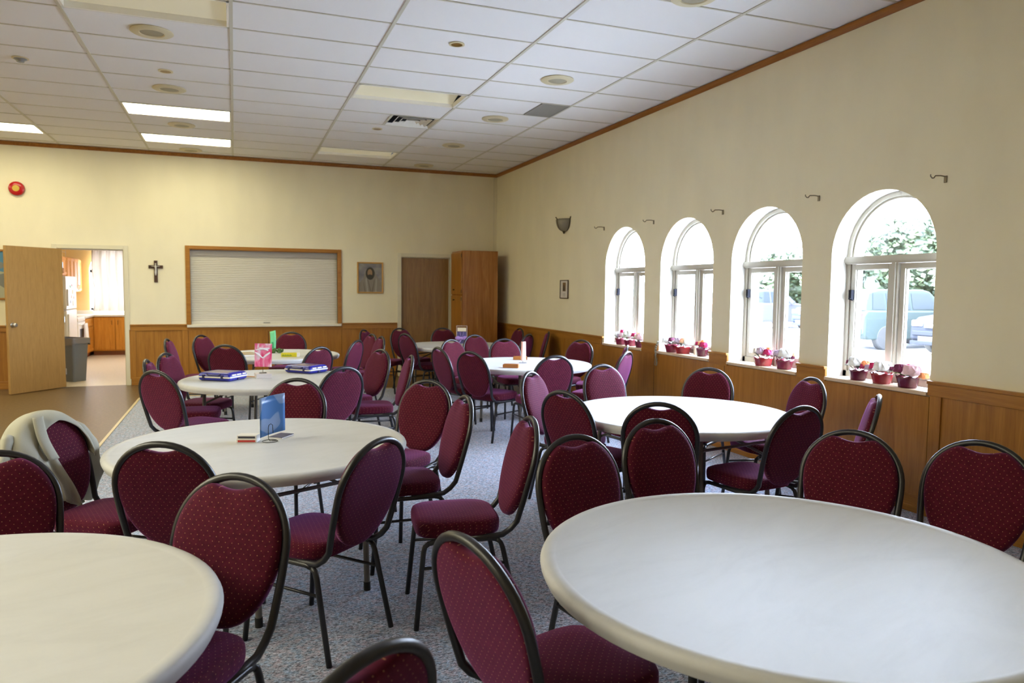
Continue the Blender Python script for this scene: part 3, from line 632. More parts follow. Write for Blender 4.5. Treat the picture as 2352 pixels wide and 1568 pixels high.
# ------------------------------------------------------------------ kitchen beyond the doorway
KH = 2.9
mb = MB(); arch_wall(mb, -8.35, -2.2, KH, 6.30, 6.45, [(-7.70, -6.72, 1.0, 1.90, True), (-6.1, -5.12, 1.0, 1.90, True)], lambda s, d, z: (s, d, z)); struct(mb.build('wall_kitchen_back', [M['kwall'], M['reveal']], fix=False))
struct(MB().box(-8.35, -8.22, 0.14, 6.30, 0, KH).build('wall_kitchen_left', M['kwall'])); struct(MB().box(-2.35, -2.2, 0.14, 6.30, 0, KH).build('wall_kitchen_right', M['kwall']))
struct(MB().box(-8.35, -2.2, 0.14, 6.45, KH, KH+0.1).build('ceiling_kitchen', M['tile']))
for i, (cx, c2) in enumerate(((-7.21, 8), (-5.61, 9))):
    w = bpy.data.objects.new('window_%d' % c2, None); C.objects.link(w); struct(w, 'arched kitchen window'); w.location = (cx, 6.40, 0)
    mb = MB(); r = 0.49; mb.box(-r, -r+0.05, -0.02, 0.03, 1.0, 1.9); mb.box(r-0.05, r, -0.02, 0.03, 1.0, 1.9); mb.box(-r, r, -0.02, 0.03, 1.0, 1.05); mb.box(-r, r, -0.02, 0.03, 1.87, 1.93); mb.box(-0.03, 0.03, -0.02, 0.03, 1.0, 1.9)
    for k in range(16):
        a0, a1 = PI*k/16, PI*(k+1)/16
        mb.add([(ro*math.cos(a), y, 1.9+ro*math.sin(a)) for ro in (r, r-0.05) for a in (a0, a1) for y in (-0.02, 0.03)], [(0, 2, 3, 1), (4, 5, 7, 6), (0, 4, 6, 2), (1, 3, 7, 5)])
    mb.build('window_frame', M['winframe'], w)
    ld = bpy.data.lights.new('portal', 'AREA'); ld.shape = 'RECTANGLE'; ld.size = 0.98; ld.size_y = 1.4; ld.cycles.is_portal = True
    lo = bpy.data.objects.new('window_portal', ld); C.objects.link(lo); lo.location = (cx, 6.44, 1.7); lo.rotation_euler = (math.radians(-90), 0, 0)
t = thing('kitchen_light', 'lit fluorescent fixture on the kitchen ceiling', 'ceiling light', (-6.4, 3.4, KH))
MB().box(-0.6, 0.6, -0.3, 0.3, -0.06, -0.001).build('housing', M['white'], t); MB().box(-0.58, 0.58, -0.28, 0.28, -0.075, -0.061).build('diffuser', M['klit'], t)
# base cabinets
def cabdoor(par, x0, x1, z0, z1, y, mat=None, axis='y', name='door'):
    mb = MB()
    if axis == 'y':
        mb.box(x0, x1, y-0.018, y, z0, z1); frame_rect(mb, x0, x1, z0, z1, y-0.026, y-0.018, 0.055)
    else:
        mb.box(y, y+0.018, x0, x1, z0, z1); frame_rect(mb, x0, x1, z0, z1, y+0.018, y+0.026, 0.055, 'x')
    return mb.build(name, mat or M['kcab'], par, bevel=0.003)
def pull(par, p, ax_):
    mb = MB(); x, y, z = p; o_ = (0, -0.025, 0) if ax_ == 'y' else (0.025, 0, 0)
    mb.tube([(x, y, z-0.045), (x+o_[0], y+o_[1], z-0.045), (x+o_[0], y+o_[1], z+0.045), (x, y, z+0.045)], 0.005, 6); mb.build('handle', bpy.data.materials['dark_bronze'], par)
t = thing('base_cabinet', 'honey oak base cabinet with panel doors under the kitchen window', 'cabinet', (-6.45, 5.98, 0))
mb = MB(); mb.box(-1.12, 1.0, -0.28, 0.30, 0.10, 0.87); mb.mat(1); mb.box(-1.12, 1.0, -0.22, 0.30, 0, 0.10); mb.build('body', [M['kcab'], plain('toe_kick_wood', (0.22, 0.07, 0.02), 0.5)], t)
for x0, x1, hp in ((-1.09, -0.68, -0.73), (-0.66, -0.25, -0.61), (-0.22, 0.2, 0.15)):
    d = cabdoor(t, x0, x1, 0.13, 0.85, -0.28); pull(d, (hp, -0.306, 0.74), 'y')
t = thing('corner_cabinet', 'narrow oak base cabinet with a drawer between the stove and the corner', 'cabinet', (-7.88, 5.21, 0))
mb = MB(); mb.box(-0.30, 0.30, -0.48, 1.08, 0.10, 0.87); mb.mat(1); mb.box(-0.30, 0.24, -0.48, 1.08, 0, 0.10); mb.build('body', [M['kcab'], bpy.data.materials['toe_kick_wood']], t)
cabdoor(t, -0.46, 0.44, 0.13, 0.66, 0.30, axis='x'); cabdoor(t, -0.46, 0.44, 0.68, 0.85, 0.30, axis='x', name='drawer')
t = thing('kitchen_counter', 'pale laminate L-shaped kitchen countertop with backsplash', 'countertop')
mb = MB(); mb.box(-7.57, -5.4, 5.67, 6.29, 0.872, 0.91); mb.box(-8.21, -7.54, 4.73, 6.29, 0.872, 0.911); mb.box(-8.21, -5.4, 6.27, 6.298, 0.91, 1.0); mb.box(-8.215, -8.19, 4.73, 6.28, 0.91, 1.0)
mb.build('worktop', M['counter'], t, bevel=0.004)
# upper cabinets
for nm, y0, y1, zb, lb in (('a', 2.75, 4.69, 1.77, 'oak wall cabinets above the white refrigerator'), ('b', 4.72, 6.22, 1.43, 'taller oak wall cabinet beyond the refrigerator')):
    t = thing('wall_cabinet', lb, 'cabinet', (-8.04, (y0+y1)/2, zb)); L = (y1-y0)/2
    MB().box(-0.17, 0.17, -L, L, 0, 2.16-zb).build('body', M['kcab'], t)
    nd = 4 if nm == 'a' else 4
    for q in range(nd):
        a = -L+0.02+q*(2*L-0.02)/nd; d = cabdoor(t, a, a+(2*L-0.02)/nd-0.02, 0.02, 2.14-zb, 0.17, axis='x'); pull(d, (0.196, a+((2*L)/nd-0.07 if q % 2 == 0 else 0.04), 0.1), 'x')
# coffee urn on top of the cabinets
t = thing('coffee_urn', 'dark coffee urn on top of the kitchen wall cabinets', 'urn', (-7.99, 3.3, 2.165))
MB().lathe([(0.10, 0), (0.11, 0.02), (0.10, 0.04), (0.12, 0.06), (0.12, 0.28), (0.09, 0.33), (0.02, 0.36), (0, 0.37)], 24).build('body', plain('dark_urn', (0.03, 0.028, 0.03), 0.2, 0.6), t, smooth=True)
MB().tube([(0.115, -0.02, 0.1), (0.16, -0.02, 0.1), (0.16, -0.02, 0.07)], 0.01, 8).build('tap', M['metal'], t)
t = thing('wire_rack', 'thin wire rack on top of the kitchen wall cabinets', 'rack', (-8.0, 4.5, 2.162))
mb = MB()
for yy in (-0.4, 0.0, 0.4): mb.tube([(-0.1, yy, 0.004), (-0.1, yy, 0.3), (0.1, yy, 0.3), (0.1, yy, 0.004)], 0.004, 6)
for zz in (0.1, 0.2, 0.3):
    for xx in (-0.1, 0.1): mb.tube([(xx, -0.4, zz), (xx, 0.4, zz)], 0.004, 6)
mb.build('frame', M['metal'], t)
# refrigerator
t = thing('refrigerator', 'white top-freezer refrigerator with magnets beside the stove', 'refrigerator', (-7.76, 2.605, 0))
MB().box(-0.34, 0.28, -0.455, 0.455, 0.02, 1.73).build('body', M['white'], t, bevel=0.01)
fd = MB().box(0.285, 0.36, -0.455, 0.455, 1.13, 1.735).build('freezer_door', M['white'], t, bevel=0.015); ld_ = MB().box(0.285, 0.36, -0.455, 0.455, 0.06, 1.12).build('fridge_door', M['white'], t, bevel=0.015)
MB().box(0.36, 0.385, -0.40, -0.37, 1.2, 1.5).build('handle', M['white'], fd, bevel=0.006); MB().box(0.36, 0.385, -0.40, -0.37, 0.6, 1.05).build('handle', M['white'], ld_, bevel=0.006)
for (yy, zz, cc, s_) in ((-0.08, 1.55, (0.05, 0.35, 0.08), 0.05), (0.05, 1.57, (0.6, 0.1, 0.05), 0.04), (0.12, 1.45, (0.8, 0.62, 0.3), 0.07), (0.0, 1.36, (0.85, 0.5, 0.3), 0.05), (0.2, 1.34, (0.85, 0.45, 0.3), 0.05), (-0.1, 1.27, (0.3, 0.35, 0.42), 0.05), (0.15, 1.24, (0.85, 0.75, 0.5), 0.09)):
    tag(MB().box(-7.399, -7.394, 2.605+yy-s_/2, 2.605+yy+s_/2, zz-s_/2, zz+s_/2).build('fridge_magnet', plain('magnet_colour', cc, 0.5)), 'small paper or magnet on the white freezer door', 'magnet', 'magnets on the freezer door')
# stove
t = thing('kitchen_stove', 'white electric kitchen stove with a towel on its oven door', 'stove', (-7.86, 4.335, 0))
MB().box(-0.30, 0.28, -0.375, 0.375, 0.02, 0.90).build('body', M['white'], t, bevel=0.006)
MB().box(-0.29, 0.31, -0.372, 0.372, 0.895, 0.915).build('cooktop', M['white'], t, bevel=0.006)
for xx in (-0.12, 0.14):
    for yy in (-0.18, 0.18): MB().lathe([(0.08, 0.916), (0.085, 0.922), (0.06, 0.926), (0, 0.922)], 20, c=(xx, yy, 0)).build('burner', M['black'], t)
od = MB().box(0.28, 0.315, -0.365, 0.365, 0.30, 0.82).build('oven_door', M['white'], t, bevel=0.006)
MB().box(0.315, 0.318, -0.20, 0.20, 0.45, 0.68).build('oven_window', M['black'], od); MB().tube([(0.315, -0.3, 0.77), (0.345, -0.3, 0.77), (0.345, 0.3, 0.77), (0.315, 0.3, 0.77)], 0.01, 8).build('oven_handle', M['white'], od)
MB().box(0.28, 0.312, -0.365, 0.365, 0.06, 0.285).build('drawer', M['white'], t, bevel=0.006); MB().box(0.28, 0.315, -0.365, 0.365, 0.83, 0.895).build('control_panel', M['white'], t, bevel=0.004)
mb = MB(); mb.grid(lambda u, v: (0.358+0.012*math.sin(u*14)+(0.02*v), 0.02+u*0.26, 0.785-0.33*v), 14, 8)
o = mb.build('dish_towel', plain('towel_white', (0.75, 0.70, 0.62), 0.9), None, smooth='all', fix=False); o.location = (-7.86, 4.335, 0); s_ = o.modifiers.new('s', 'SOLIDIFY'); s_.thickness = 0.006
tag(o, 'white dish towel hanging from the oven handle', 'towel')
# curtain
mb = MB(); mb.grid(lambda u, v: (-7.62+u*1.75+0.015*math.sin(v*7), 6.17+0.035*math.sin(u*52+math.sin(v*3)*1.2)+0.012*math.sin(u*121), 0.985+(2.62-0.985)*v), 220, 14)
o = mb.build('sheer_curtain', M['curtain'], None, smooth='all', fix=False); tag(o, 'sheer cream curtain gathered across the kitchen window', 'curtain')
mb = MB(); mb.tube([(-7.75, 6.17, 2.63), (-5.2, 6.17, 2.63)], 0.012, 8); mb.tube([(-7.7, 6.17, 2.63), (-7.7, 6.30, 2.63)], 0.01, 6); mb.tube([(-5.3, 6.17, 2.63), (-5.3, 6.30, 2.63)], 0.01, 6)
tag(mb.build('curtain_rod', M['white']), 'curtain rod above the kitchen window', 'curtain rod')
# trash can
t = thing('trash_can', 'grey slim trash can with a bag liner just inside the kitchen doorway', 'trash can', (-7.14, 0.90, 0), 0.85)
mb = MB()
def rrect(hx_, hy_, r_, n_=5):
    out = []
    for cx_, cy_, a0_ in ((hx_-r_, hy_-r_, 0), (-hx_+r_, hy_-r_, PI/2), (-hx_+r_, -hy_+r_, PI), (hx_-r_, -hy_+r_, 1.5*PI)):
        for k_ in range(n_+1): a_ = a0_+PI/2*k_/n_; out.append((cx_+r_*math.cos(a_), cy_+r_*math.sin(a_)))
    return out
def loft(mb, secs, cap0=True, cap1=True):
    n_ = len(secs[0]); vs = [p for s in secs for p in s]; fs = []
    for i in range(len(secs)-1):
        for j in range(n_): fs.append((i*n_+j, i*n_+(j+1) % n_, (i+1)*n_+(j+1) % n_, (i+1)*n_+j))
    if cap0: fs.append(tuple(range(n_))[::-1])
    if cap1: fs.append(tuple((len(secs)-1)*n_+j for j in range(n_)))
    mb.add(vs, fs)
def sec(hx_, hy_, r_, z_): return [(a, b, z_) for a, b in rrect(hx_, hy_, r_)]
loft(mb, [sec(0.12, 0.22, 0.03, 0), sec(0.145, 0.265, 0.035, 0.66), sec(0.155, 0.275, 0.035, 0.665), sec(0.155, 0.275, 0.035, 0.70), sec(0.145, 0.262, 0.03, 0.70)], True, False)
mb.build('bin', plain('grey_plastic', (0.15, 0.165, 0.19), 0.45), t, smooth=True)
mb = MB(); rnd = random.Random(3)
loft(mb, [[(a*(1+rnd.uniform(0, 0.03)), b*(1+rnd.uniform(0, 0.03)), z_+rnd.uniform(-0.02, 0.02)*(z_ < 0.69)) for a, b, _ in sec(hx_, hy_, 0.035, 0)] for hx_, hy_, z_ in ((0.162, 0.285, 0.61), (0.164, 0.285, 0.66), (0.162, 0.283, 0.712), (0.14, 0.255, 0.712), (0.13, 0.25, 0.55))], False, False)
mb.build('bag_liner', plain('dark_bag_film', (0.16, 0.15, 0.15), 0.2, spec=0.9), t, smooth=True, fix=False)
for yy in (-0.09, 0.09): MB().box(-0.02, 0.02, yy-0.03, yy+0.03, 0, 0.6, Matrix.Translation((0.128, 0, 0.02))).build('rib', bpy.data.materials['grey_plastic'], t)
# ------------------------------------------------------------------ banquet chairs
def tube_back():
    def yb(z): return -0.36+(0.945-z)*0.27
    pts = [(-0.185, 0.02, 0.412), (-0.187, -0.10, 0.412), (-0.189, -0.165, 0.418), (-0.191, -0.205, 0.445)]
    for z in (0.48, 0.53, 0.58, 0.63, 0.68): pts.append((-(0.191+(0.2125-0.191)*math.sin((z-0.45)/0.27*PI/2)), yb(z), z))
    for k in range(0, 25):
        a = PI-PI*k/24; x = 0.2125*math.cos(a); z = 0.72+0.212*math.sin(a)**0.96 if k not in (0, 24) else 0.72
        pts.append((x, yb(z), z))
    half = pts[:9]; pts += [(-x, y, z) for x, y, z in half[::-1]]
    return pts
def cushion(mb):
    def outline(t):
        c, s = math.cos(t), math.sin(t); x = 0.203*math.copysign(abs(c)**0.92, c)
        if s >= 0:
            z = 0.72+0.207*s**0.95
            if abs(x) < 0.098: z -= 0.036*(1-(x/0.098)**2)**1.5
        else: z = 0.72+0.262*s*(abs(s)**0.05)
        return x, z
    N = 72; ring = [outline(2*PI*i/N) for i in range(N)]; c0 = 0.685
    def lay(side):
        out = []
        prof = [(1.0, 0.0), (0.985, 0.55), (0.95, 0.8), (0.88, 0.93), (0.6, 1.0), (0.25, 1.02)]
        for (s, d) in prof:
            r = []
            for x, z in ring:
                X, Z = x*s, c0+(z-c0)*s; off = (0.034 if side > 0 else -0.017)*d
                r.append((X, -0.36+(0.945-Z)*0.27+0.004+off, Z+off*0.26))
            out.append(r)
        return out
    fr, bk = lay(1), lay(-1)
    secs = bk[::-1]+fr[1:]
    loft(mb, secs, True, True)
def seat(mb):
    def outl(t, s=1.0):
        c, sn = math.cos(t), math.sin(t); w = 0.205-0.012*(0.5-0.5*sn)
        x = w*math.copysign(abs(c)**0.45, c); y = 0.035+0.205*math.copysign(abs(sn)**0.52, sn)
        return x*s, 0.035+(y-0.035)*s
    N = 64; secs = []
    for s, z in ((0.93, 0.418), (0.985, 0.422), (1.0, 0.435), (1.005, 0.455), (1.0, 0.472), (0.975, 0.484), (0.90, 0.492), (0.6, 0.497), (0.2, 0.499)):
        secs.append([(*outl(2*PI*i/N, s), z) for i in range(N)])
    loft(mb, secs, True, True)
def make_chair(label):
    t = thing('banquet_chair', label, 'chair')
    mb = MB(); seat(mb); mb.build('seat', M['fab_seat'], t, smooth='all')
    mb = MB(); cushion(mb); mb.build('backrest', M['fab_back'], t, smooth='all')
    MB().tube(tube_back(), 0.0142, 10).build('back_frame', M['tube'], t, smooth='all')
    mb = MB()
    for s in (-1, 1): mb.tube([(s*0.192, 0.19, 0.398), (s*0.192, 0.16, 0.405), (s*0.192, -0.11, 0.405), (s*0.192, -0.14, 0.398)], 0.0125, 8)
    mb.tube([(-0.192, 0.14, 0.405), (0.192, 0.14, 0.405)], 0.010, 8); mb.tube([(-0.192, -0.09, 0.405), (0.192, -0.09, 0.405)], 0.010, 8)
    mb.build('seat_frame', M['tube'], t, smooth='all')
    for s in (-1, 1):
        mb = MB(); mb.tube([(s*0.192, 0.185, 0.400), (s*0.1925, 0.203, 0.385), (s*0.194, 0.21, 0.36), (s*0.21, 0.245, 0.0)], 0.0125, 8)
        mb.tube([(s*0.199, 0.222, 0.21), (s*0.199, 0.236, 0.212)], 0.006, 6); mb.build('leg', M['tube'], t, smooth='all')
        mb = MB(); mb.tube([(s*0.192, -0.135, 0.400), (s*0.1925, -0.156, 0.385), (s*0.194, -0.165, 0.36), (s*0.21, -0.245, 0.0)], 0.0125, 8); mb.build('leg', M['tube'], t, smooth='all')
        mb = MB(); mb.tube([(s*0.198, 0.216, 0.285), (s*0.198, -0.18, 0.285)], 0.008, 6); mb.build('stretcher', M['tube'], t, smooth='all')
    return t
TN = {'A': 'the bare table at the lower left corner', 'B': 'the table with the blue card stand', 'C': 'the table with two blue cases', 'D': 'the table with the green card and yellow box',
      'E': 'the table with two small wooden boxes', 'F': 'the far corner table with the purple bow', 'G': 'the bare table nearest the windows', 'H': 'the large bare table at lower right'}
CH = [  # x, y, rotation, table, label
 (-5.37, -9.974, -2.89, 'A', 'burgundy banquet chair cut by the left edge of the photo, behind the lower left table'),
 (-4.752, -9.31, -0.361, 'B', 'burgundy banquet chair seen from behind, near left of the blue card stand table'),
 (-4.781, -10.578, -3.75, 'A', 'red-lit burgundy banquet chair at the right rim of the lower left corner table'),
 (-4.241, -9.576, 0.724, 'B', 'burgundy banquet chair seen from behind, near right of the blue card table'),
 (-3.55, -9.518, 1.448, 'B', 'burgundy banquet chair facing left alone in the aisle, whole seat in view'),
 (-3.649, -8.766, -4.722, 'B', 'burgundy banquet chair facing left at the right rim of the blue card table'),
 (-3.59, -8.202, -4.007, 'B', 'burgundy banquet chair facing forward, beyond the right rim of the blue card table'),
 (-4.327, -7.951, -3.578, 'B', 'burgundy banquet chair directly behind the blue card, across that table'),
 (-3.924, -6.626, 0.478, 'C', 'burgundy banquet chair seen from behind, near right of the two blue cases table'),
 (-3.363, -6.059, 1.49, 'C', 'burgundy banquet chair seen exactly edge-on, facing the table with two blue cases'),
 (-3.487, -5.476, -4.335, 'C', 'dark red banquet chair facing left, just right of the table with two blue cases'),
 (-3.473, -3.726, 0.975, 'D', 'purple-lit banquet chair seen from behind, right of the table with the yellow box'),
 (-2.45, -1.875, -2.162, 'F', 'purple-lit banquet chair, leftmost at the far corner table'),
 (-3.145, -2.86, -4.461, 'D', 'narrow red banquet chair, farther of the pair right of the yellow box table'),
 (-3.121, -3.335, -4.601, 'D', 'narrow red banquet chair, nearer of the pair right of the yellow box table'),
 (-1.963, -1.677, -2.677, 'F', 'banquet chair facing forward before the dark door, left of the far corner table'),
 (-2.009, -2.615, -1.186, 'F', 'very dark banquet chair seen from behind at the left rim of the far corner table'),
 (-1.377, -1.759, -3.008, 'F', 'banquet chair behind the far corner table, in front of the oak cabinet'),
 (-1.866, -4.349, -2.634, 'E', 'bright pink-lit banquet chair, far left of the table with wooden boxes'),
 (-1.350, -3.55, -2.82, 'F', 'banquet chair standing between the purple bow and the table with wooden boxes'),
 (-1.329, -4.43, -3.12, 'E', 'pink-lit banquet chair directly behind the table with two wooden boxes'),
 (-0.883, -2.975, 0.739, 'F', 'banquet chair behind the upright pink card, right of the far corner table'),
 (-0.55, -1.76, -4.656, 'F', 'dark banquet chair in the shadow by the wainscot, right of the oak cabinet'),
 (-0.745, -4.656, -4.259, 'E', 'banquet chair by the right wall beyond the table with wooden boxes'),
 (-0.968, -5.96, 0.677, 'E', 'pink-lit banquet chair seen from behind below the first arched window'),
 (-1.585, -7.70, -2.975, 'G', 'brightest pink banquet chair, far left of the bare window-side table'),
 (-1.686, -6.101, 0.038, 'E', 'banquet chair seen from behind, right front of the table with wooden boxes'),
 (-2.205, -7.94, -2.408, 'G', 'light pink banquet chair turned right, its frame edge brightly lit, by the aisle'),
 (-2.325, -8.60, -1.153, 'G', 'very dark banquet chair seen from behind at the left rim of the window-side table'),
 (-2.105, -9.06, -0.643, 'G', 'dark banquet chair seen from behind at the near rim of the window-side table'),
 (-2.603, -10.159, -3.032, 'H', 'burgundy banquet chair, second from left behind the lower right table'),
 (-3.134, -10.388, -2.964, 'H', 'burgundy banquet chair at the far left rim of the lower right table'),
 (-1.655, -9.345, 0.129, 'G', 'dark banquet chair seen from behind, lilac seat, right of the window-side table'),
 (-0.893, -8.581, -4.878, 'G', 'burgundy banquet chair facing left at the right rim of the window-side table'),
 (-1.075, -9.245, 0.812, 'G', 'banquet chair seen edge-on below the flower pots of the fourth arched window'),
 (-1.184, -8.034, -4.148, 'G', 'burgundy banquet chair behind the window-side table, against the wainscot'),
 (-2.21, -10.525, math.radians(-150-90), 'H', 'burgundy banquet chair, third from left behind the lower right table'),
 (-1.888, -10.835, math.radians(-160-90), 'H', 'darkest burgundy banquet chair cut by the right edge of the photo'),
 (-3.692, -11.039, -1.292, 'H', 'nearest burgundy banquet chair seen from behind, left of the lower right table'),
 (-4.565, -11.358, 0.592, 'A', 'banquet chair showing only its arched top at the bottom edge of the photo'),
 (-4.905, -6.579, -0.774, 'C', 'dark banquet chair seen from behind, near left of the two blue cases table'),
 (-4.885, -5.40, -1.98, 'C', 'purple-lit banquet chair facing right, left of the table with two blue cases'),
 (-5.008, -3.255, -1.714, 'D', 'slim purple banquet chair behind the others, left of the yellow box table'),
 (-4.955, -5.93, -1.645, 'C', 'mostly hidden banquet chair, its tip leftmost by the two blue cases table'),
 (-4.712, -2.745, -2.159, 'D', 'purple-lit banquet chair below the left end of the serving shutter'),
 (-4.536, -4.011, -0.445, 'D', 'dark banquet chair seen from behind, left front of the table with the yellow box'),
 (-3.934, -2.43, -3.43, 'D', 'banquet chair behind the yellow box table, below the middle of the shutter'),
 (-3.939, -4.567, 0.641, 'D', 'dark banquet chair seen from behind, right above the right hand blue case'),
 (-2.17, -5.14, -1.36, 'E', 'dark banquet chair seen from behind, farther of the pair left of the wooden boxes'),
 (-2.035, -5.635, -1.038, 'E', 'dark banquet chair seen from behind, nearer of the pair left of the wooden boxes'),
 (-5.189, -8.934, -2.156, 'B', 'burgundy banquet chair with a pale jacket over its back'),
]
ch0 = None
for x, y, rz, tb, lb in CH:
    if ch0 is None: ch0 = make_chair(lb); o = ch0
    else: o = copy_tree(ch0)
    o.location = (x, y, 0); o.rotation_euler = (0, 0, rz); o['label'] = lb; o['group'] = 'chairs around '+TN[tb]
# far dark leaning chair seen edge-on by the right wall
o = copy_tree(ch0); o.location = (-0.45, -2.62, 0); o.rotation_euler = (0, 0, 1.22); o['label'] = 'very dark banquet chair seen edge-on against the right wall wainscot'; o['group'] = 'chairs around '+TN['F']
# hidden-behind tip chair near the first window
o = copy_tree(ch0); o.location = (-0.62, -5.30, 0); o.rotation_euler = (0, 0, 1.05); o['label'] = 'banquet chair whose tip shows just below the first window pots'; o['group'] = 'chairs around '+TN['E']

# ------------------------------------------------------------------ round tables
def make_table(label):
    t = thing('round_table', label, 'table', group='round folding tables')
    R = 0.765; z = 0.742
    MB().lathe([(0, z-0.006), (R-0.052, z-0.006), (R-0.046, z-0.003), (R-0.030, z), (R-0.014, z-0.001), (R-0.005, z-0.007), (R, z-0.018), (R-0.002, z-0.030), (R-0.012, z-0.052), (R-0.030, z-0.052), (R-0.034, z-0.035), (0, z-0.035)], 96).build('tabletop', M['ttop'], t, smooth=True)
    mb = MB()
    for s in (-1, 1):
        mb.tube([(-0.42, s*0.47, 0.700), (0.42, s*0.47, 0.700)], 0.014, 8); mb.tube([(-0.30, s*0.515, 0.50), (0.0, s*0.20, 0.700)], 0.009, 6); mb.tube([(0.30, s*0.515, 0.50), (0.0, s*0.20, 0.700)], 0.009, 6)
        mb.tube([(-0.30, s*0.52, 0.60), (0.30, s*0.52, 0.60)], 0.010, 6)
    mb.tube([(-0.10, -0.47, 0.700), (-0.10, 0.47, 0.700)], 0.012, 6); mb.tube([(0.10, -0.47, 0.700), (0.10, 0.47, 0.700)], 0.012, 6)
    mb.build('folding_frame', M['tleg'], t, smooth=True)
    for sx in (-1, 1):
        for sy in (-1, 1):
            l = MB().tube([(sx*0.30, sy*0.50, 0.705), (sx*0.30, sy*0.53, 0.02)], 0.0155, 12).build('leg', M['tleg'], t, smooth=True)
            MB().tube([(sx*0.30, sy*0.5285, 0.045), (sx*0.30, sy*0.53, 0.0)], 0.018, 12).build('foot_cap', M['rubber'], l, smooth=True)
    return t
TB = [(-5.385, -10.815, 0.3, 'bare round white folding table at the lower left corner of the photo'), (-4.45, -8.808, 0.436, 'round white folding table carrying the blue card stand and card boxes'),
      (-4.30, -5.89, 0.698, 'round white folding table carrying two blue plastic cases'), (-4.10, -3.37, 1.0, 'round white folding table by the shutter, with green card, books and yellow box'),
      (-1.515, -5.24, 0.087, 'round white folding table carrying two small wooden boxes'), (-1.50, -2.44, 0.785, 'round white folding table in the far corner with the purple bow centrepiece'),
      (-1.705, -8.63, 0.175, 'bare round white folding table nearest the arched windows'), (-2.98, -11.12, 0.35, 'large bare round white folding table at the lower right of the photo')]
tb0 = None
for x, y, rz, lb in TB:
    if tb0 is None: tb0 = make_table(lb); o = tb0
    else: o = copy_tree(tb0)
    o.location = (x, y, 0); o.rotation_euler = (0, 0, rz); o['label'] = lb
# small printed code mark at the rim of the window-side table
# ------------------------------------------------------------------ things on the tables
ZT = 0.7364
paper = plain('white_card', (0.72, 0.70, 0.66), 0.5)
def dup_mat(n, c, r=0.5, **k): return plain(n, c, r, **k)
# B: memo stand + blue sheet
t = thing('card_stand', 'wire memo stand holding a blue printed sheet in a clear sleeve', 'card stand', (-4.412, -8.765, ZT), 0.35)
wire = plain('black_wire', (0.02, 0.02, 0.02), 0.35, 0.8)
mb = MB(); mb.tube([(0.040*math.cos(a), 0.040*math.sin(a), 0.003) for a in [2*PI*i/24 for i in range(24)]], 0.0018, 6, closed=True)
mb.tube([(0.04, 0, 0.003), (0.02, 0.002, 0.003), (0.0, 0.0, 0.004), (-0.008, 0.0, 0.02), (-0.008, 0, 0.075), (-0.004, 0, 0.092), (0.006, 0, 0.097), (0.016, 0, 0.09), (0.018, 0, 0.045)], 0.0018, 6)
mb.build('wire', wire, t, smooth=True)
def sheetmat():
    m, nt, b = newmat('blue_sheet'); n = noise(nt, 9, (1, 1, 1), 1, 0.3)
    nt.links.new(ramp(nt, n, [(0.47, (0.055, 0.17, 0.42)), (0.49, (0.20, 0.30, 0.50)), (0.8, (0.26, 0.36, 0.56))]), b.inputs['Base Color']); b.inputs['Roughness'].default_value = 0.3; return m
mb = MB(); mb.grid(lambda u, v: (-0.058+0.160*u, 0.012+0.045*(u-0.5)+0.012*math.sin(u*PI), 0.028+0.215*v+0.018*u-0.006*u*v), 10, 6)
o = mb.build('printed_sheet', sheetmat(), t, smooth='all', fix=False); o['label'] = 'blue sheet'; s_ = o.modifiers.new('s', 'SOLIDIFY'); s_.thickness = 0.0015
# card boxes
def box_thing(name, label, cat, loc, rz, hx, hy, h, mat, group=None, bevel=0.002, extra=None):
    t = thing(name, label, cat, loc, rz, group); MB().box(-hx, hx, -hy, hy, 0, h).build('box', mat, t, bevel=bevel)
    if extra: extra(t)
    return t
def strip(col, hx, hy, z0, z1):
    def f(t):
        MB().box(-hx*0.86, hx*0.86, -hy-0.0012, -hy+0.001, z0, z1).build('printed_band', plain('band', col, 0.4), t)
        MB().box(-hx*0.5, hx*0.3, -hy*0.45, hy*0.4, z1+0.0035, z1+0.005).build('printed_label', plain('label_grey', (0.35, 0.33, 0.30), 0.5), t)
    return f
def strip2(col, hx, hy, z0, z1):
    def f(t): MB().box(-hx*0.86, hx*0.86, -hy-0.0012, -hy+0.001, z0, z1).build('printed_band', plain('band', col, 0.4), t)
    return f
box_thing('card_box', 'white card box with a red stripe, lower of the two stacked by the blue card', 'card box', (-4.522, -8.725, ZT), -0.30, 0.054, 0.035, 0.0195, paper, None, 0.002, strip2((0.5, 0.03, 0.02), 0.054, 0.035, 0.004, 0.014))
box_thing('card_box', 'white card box with a black stripe, upper of the two stacked by the blue card', 'card box', (-4.520, -8.722, ZT+0.0196), -0.34, 0.053, 0.034, 0.0195, paper, None, 0.002, strip((0.03, 0.03, 0.05), 0.053, 0.034, 0.004, 0.014))
t = thing('note_pad', 'small dark navy booklet lying flat beside the blue card stand', 'booklet', (-4.345, -8.640, ZT), 0.95)
MB().box(-0.058, 0.058, -0.040, 0.040, 0.0, 0.006).build('pages', paper, t); MB().box(-0.060, 0.060, -0.042, 0.042, 0.006, 0.008).build('cover', plain('navy_cover', (0.025, 0.035, 0.11), 0.35), t)
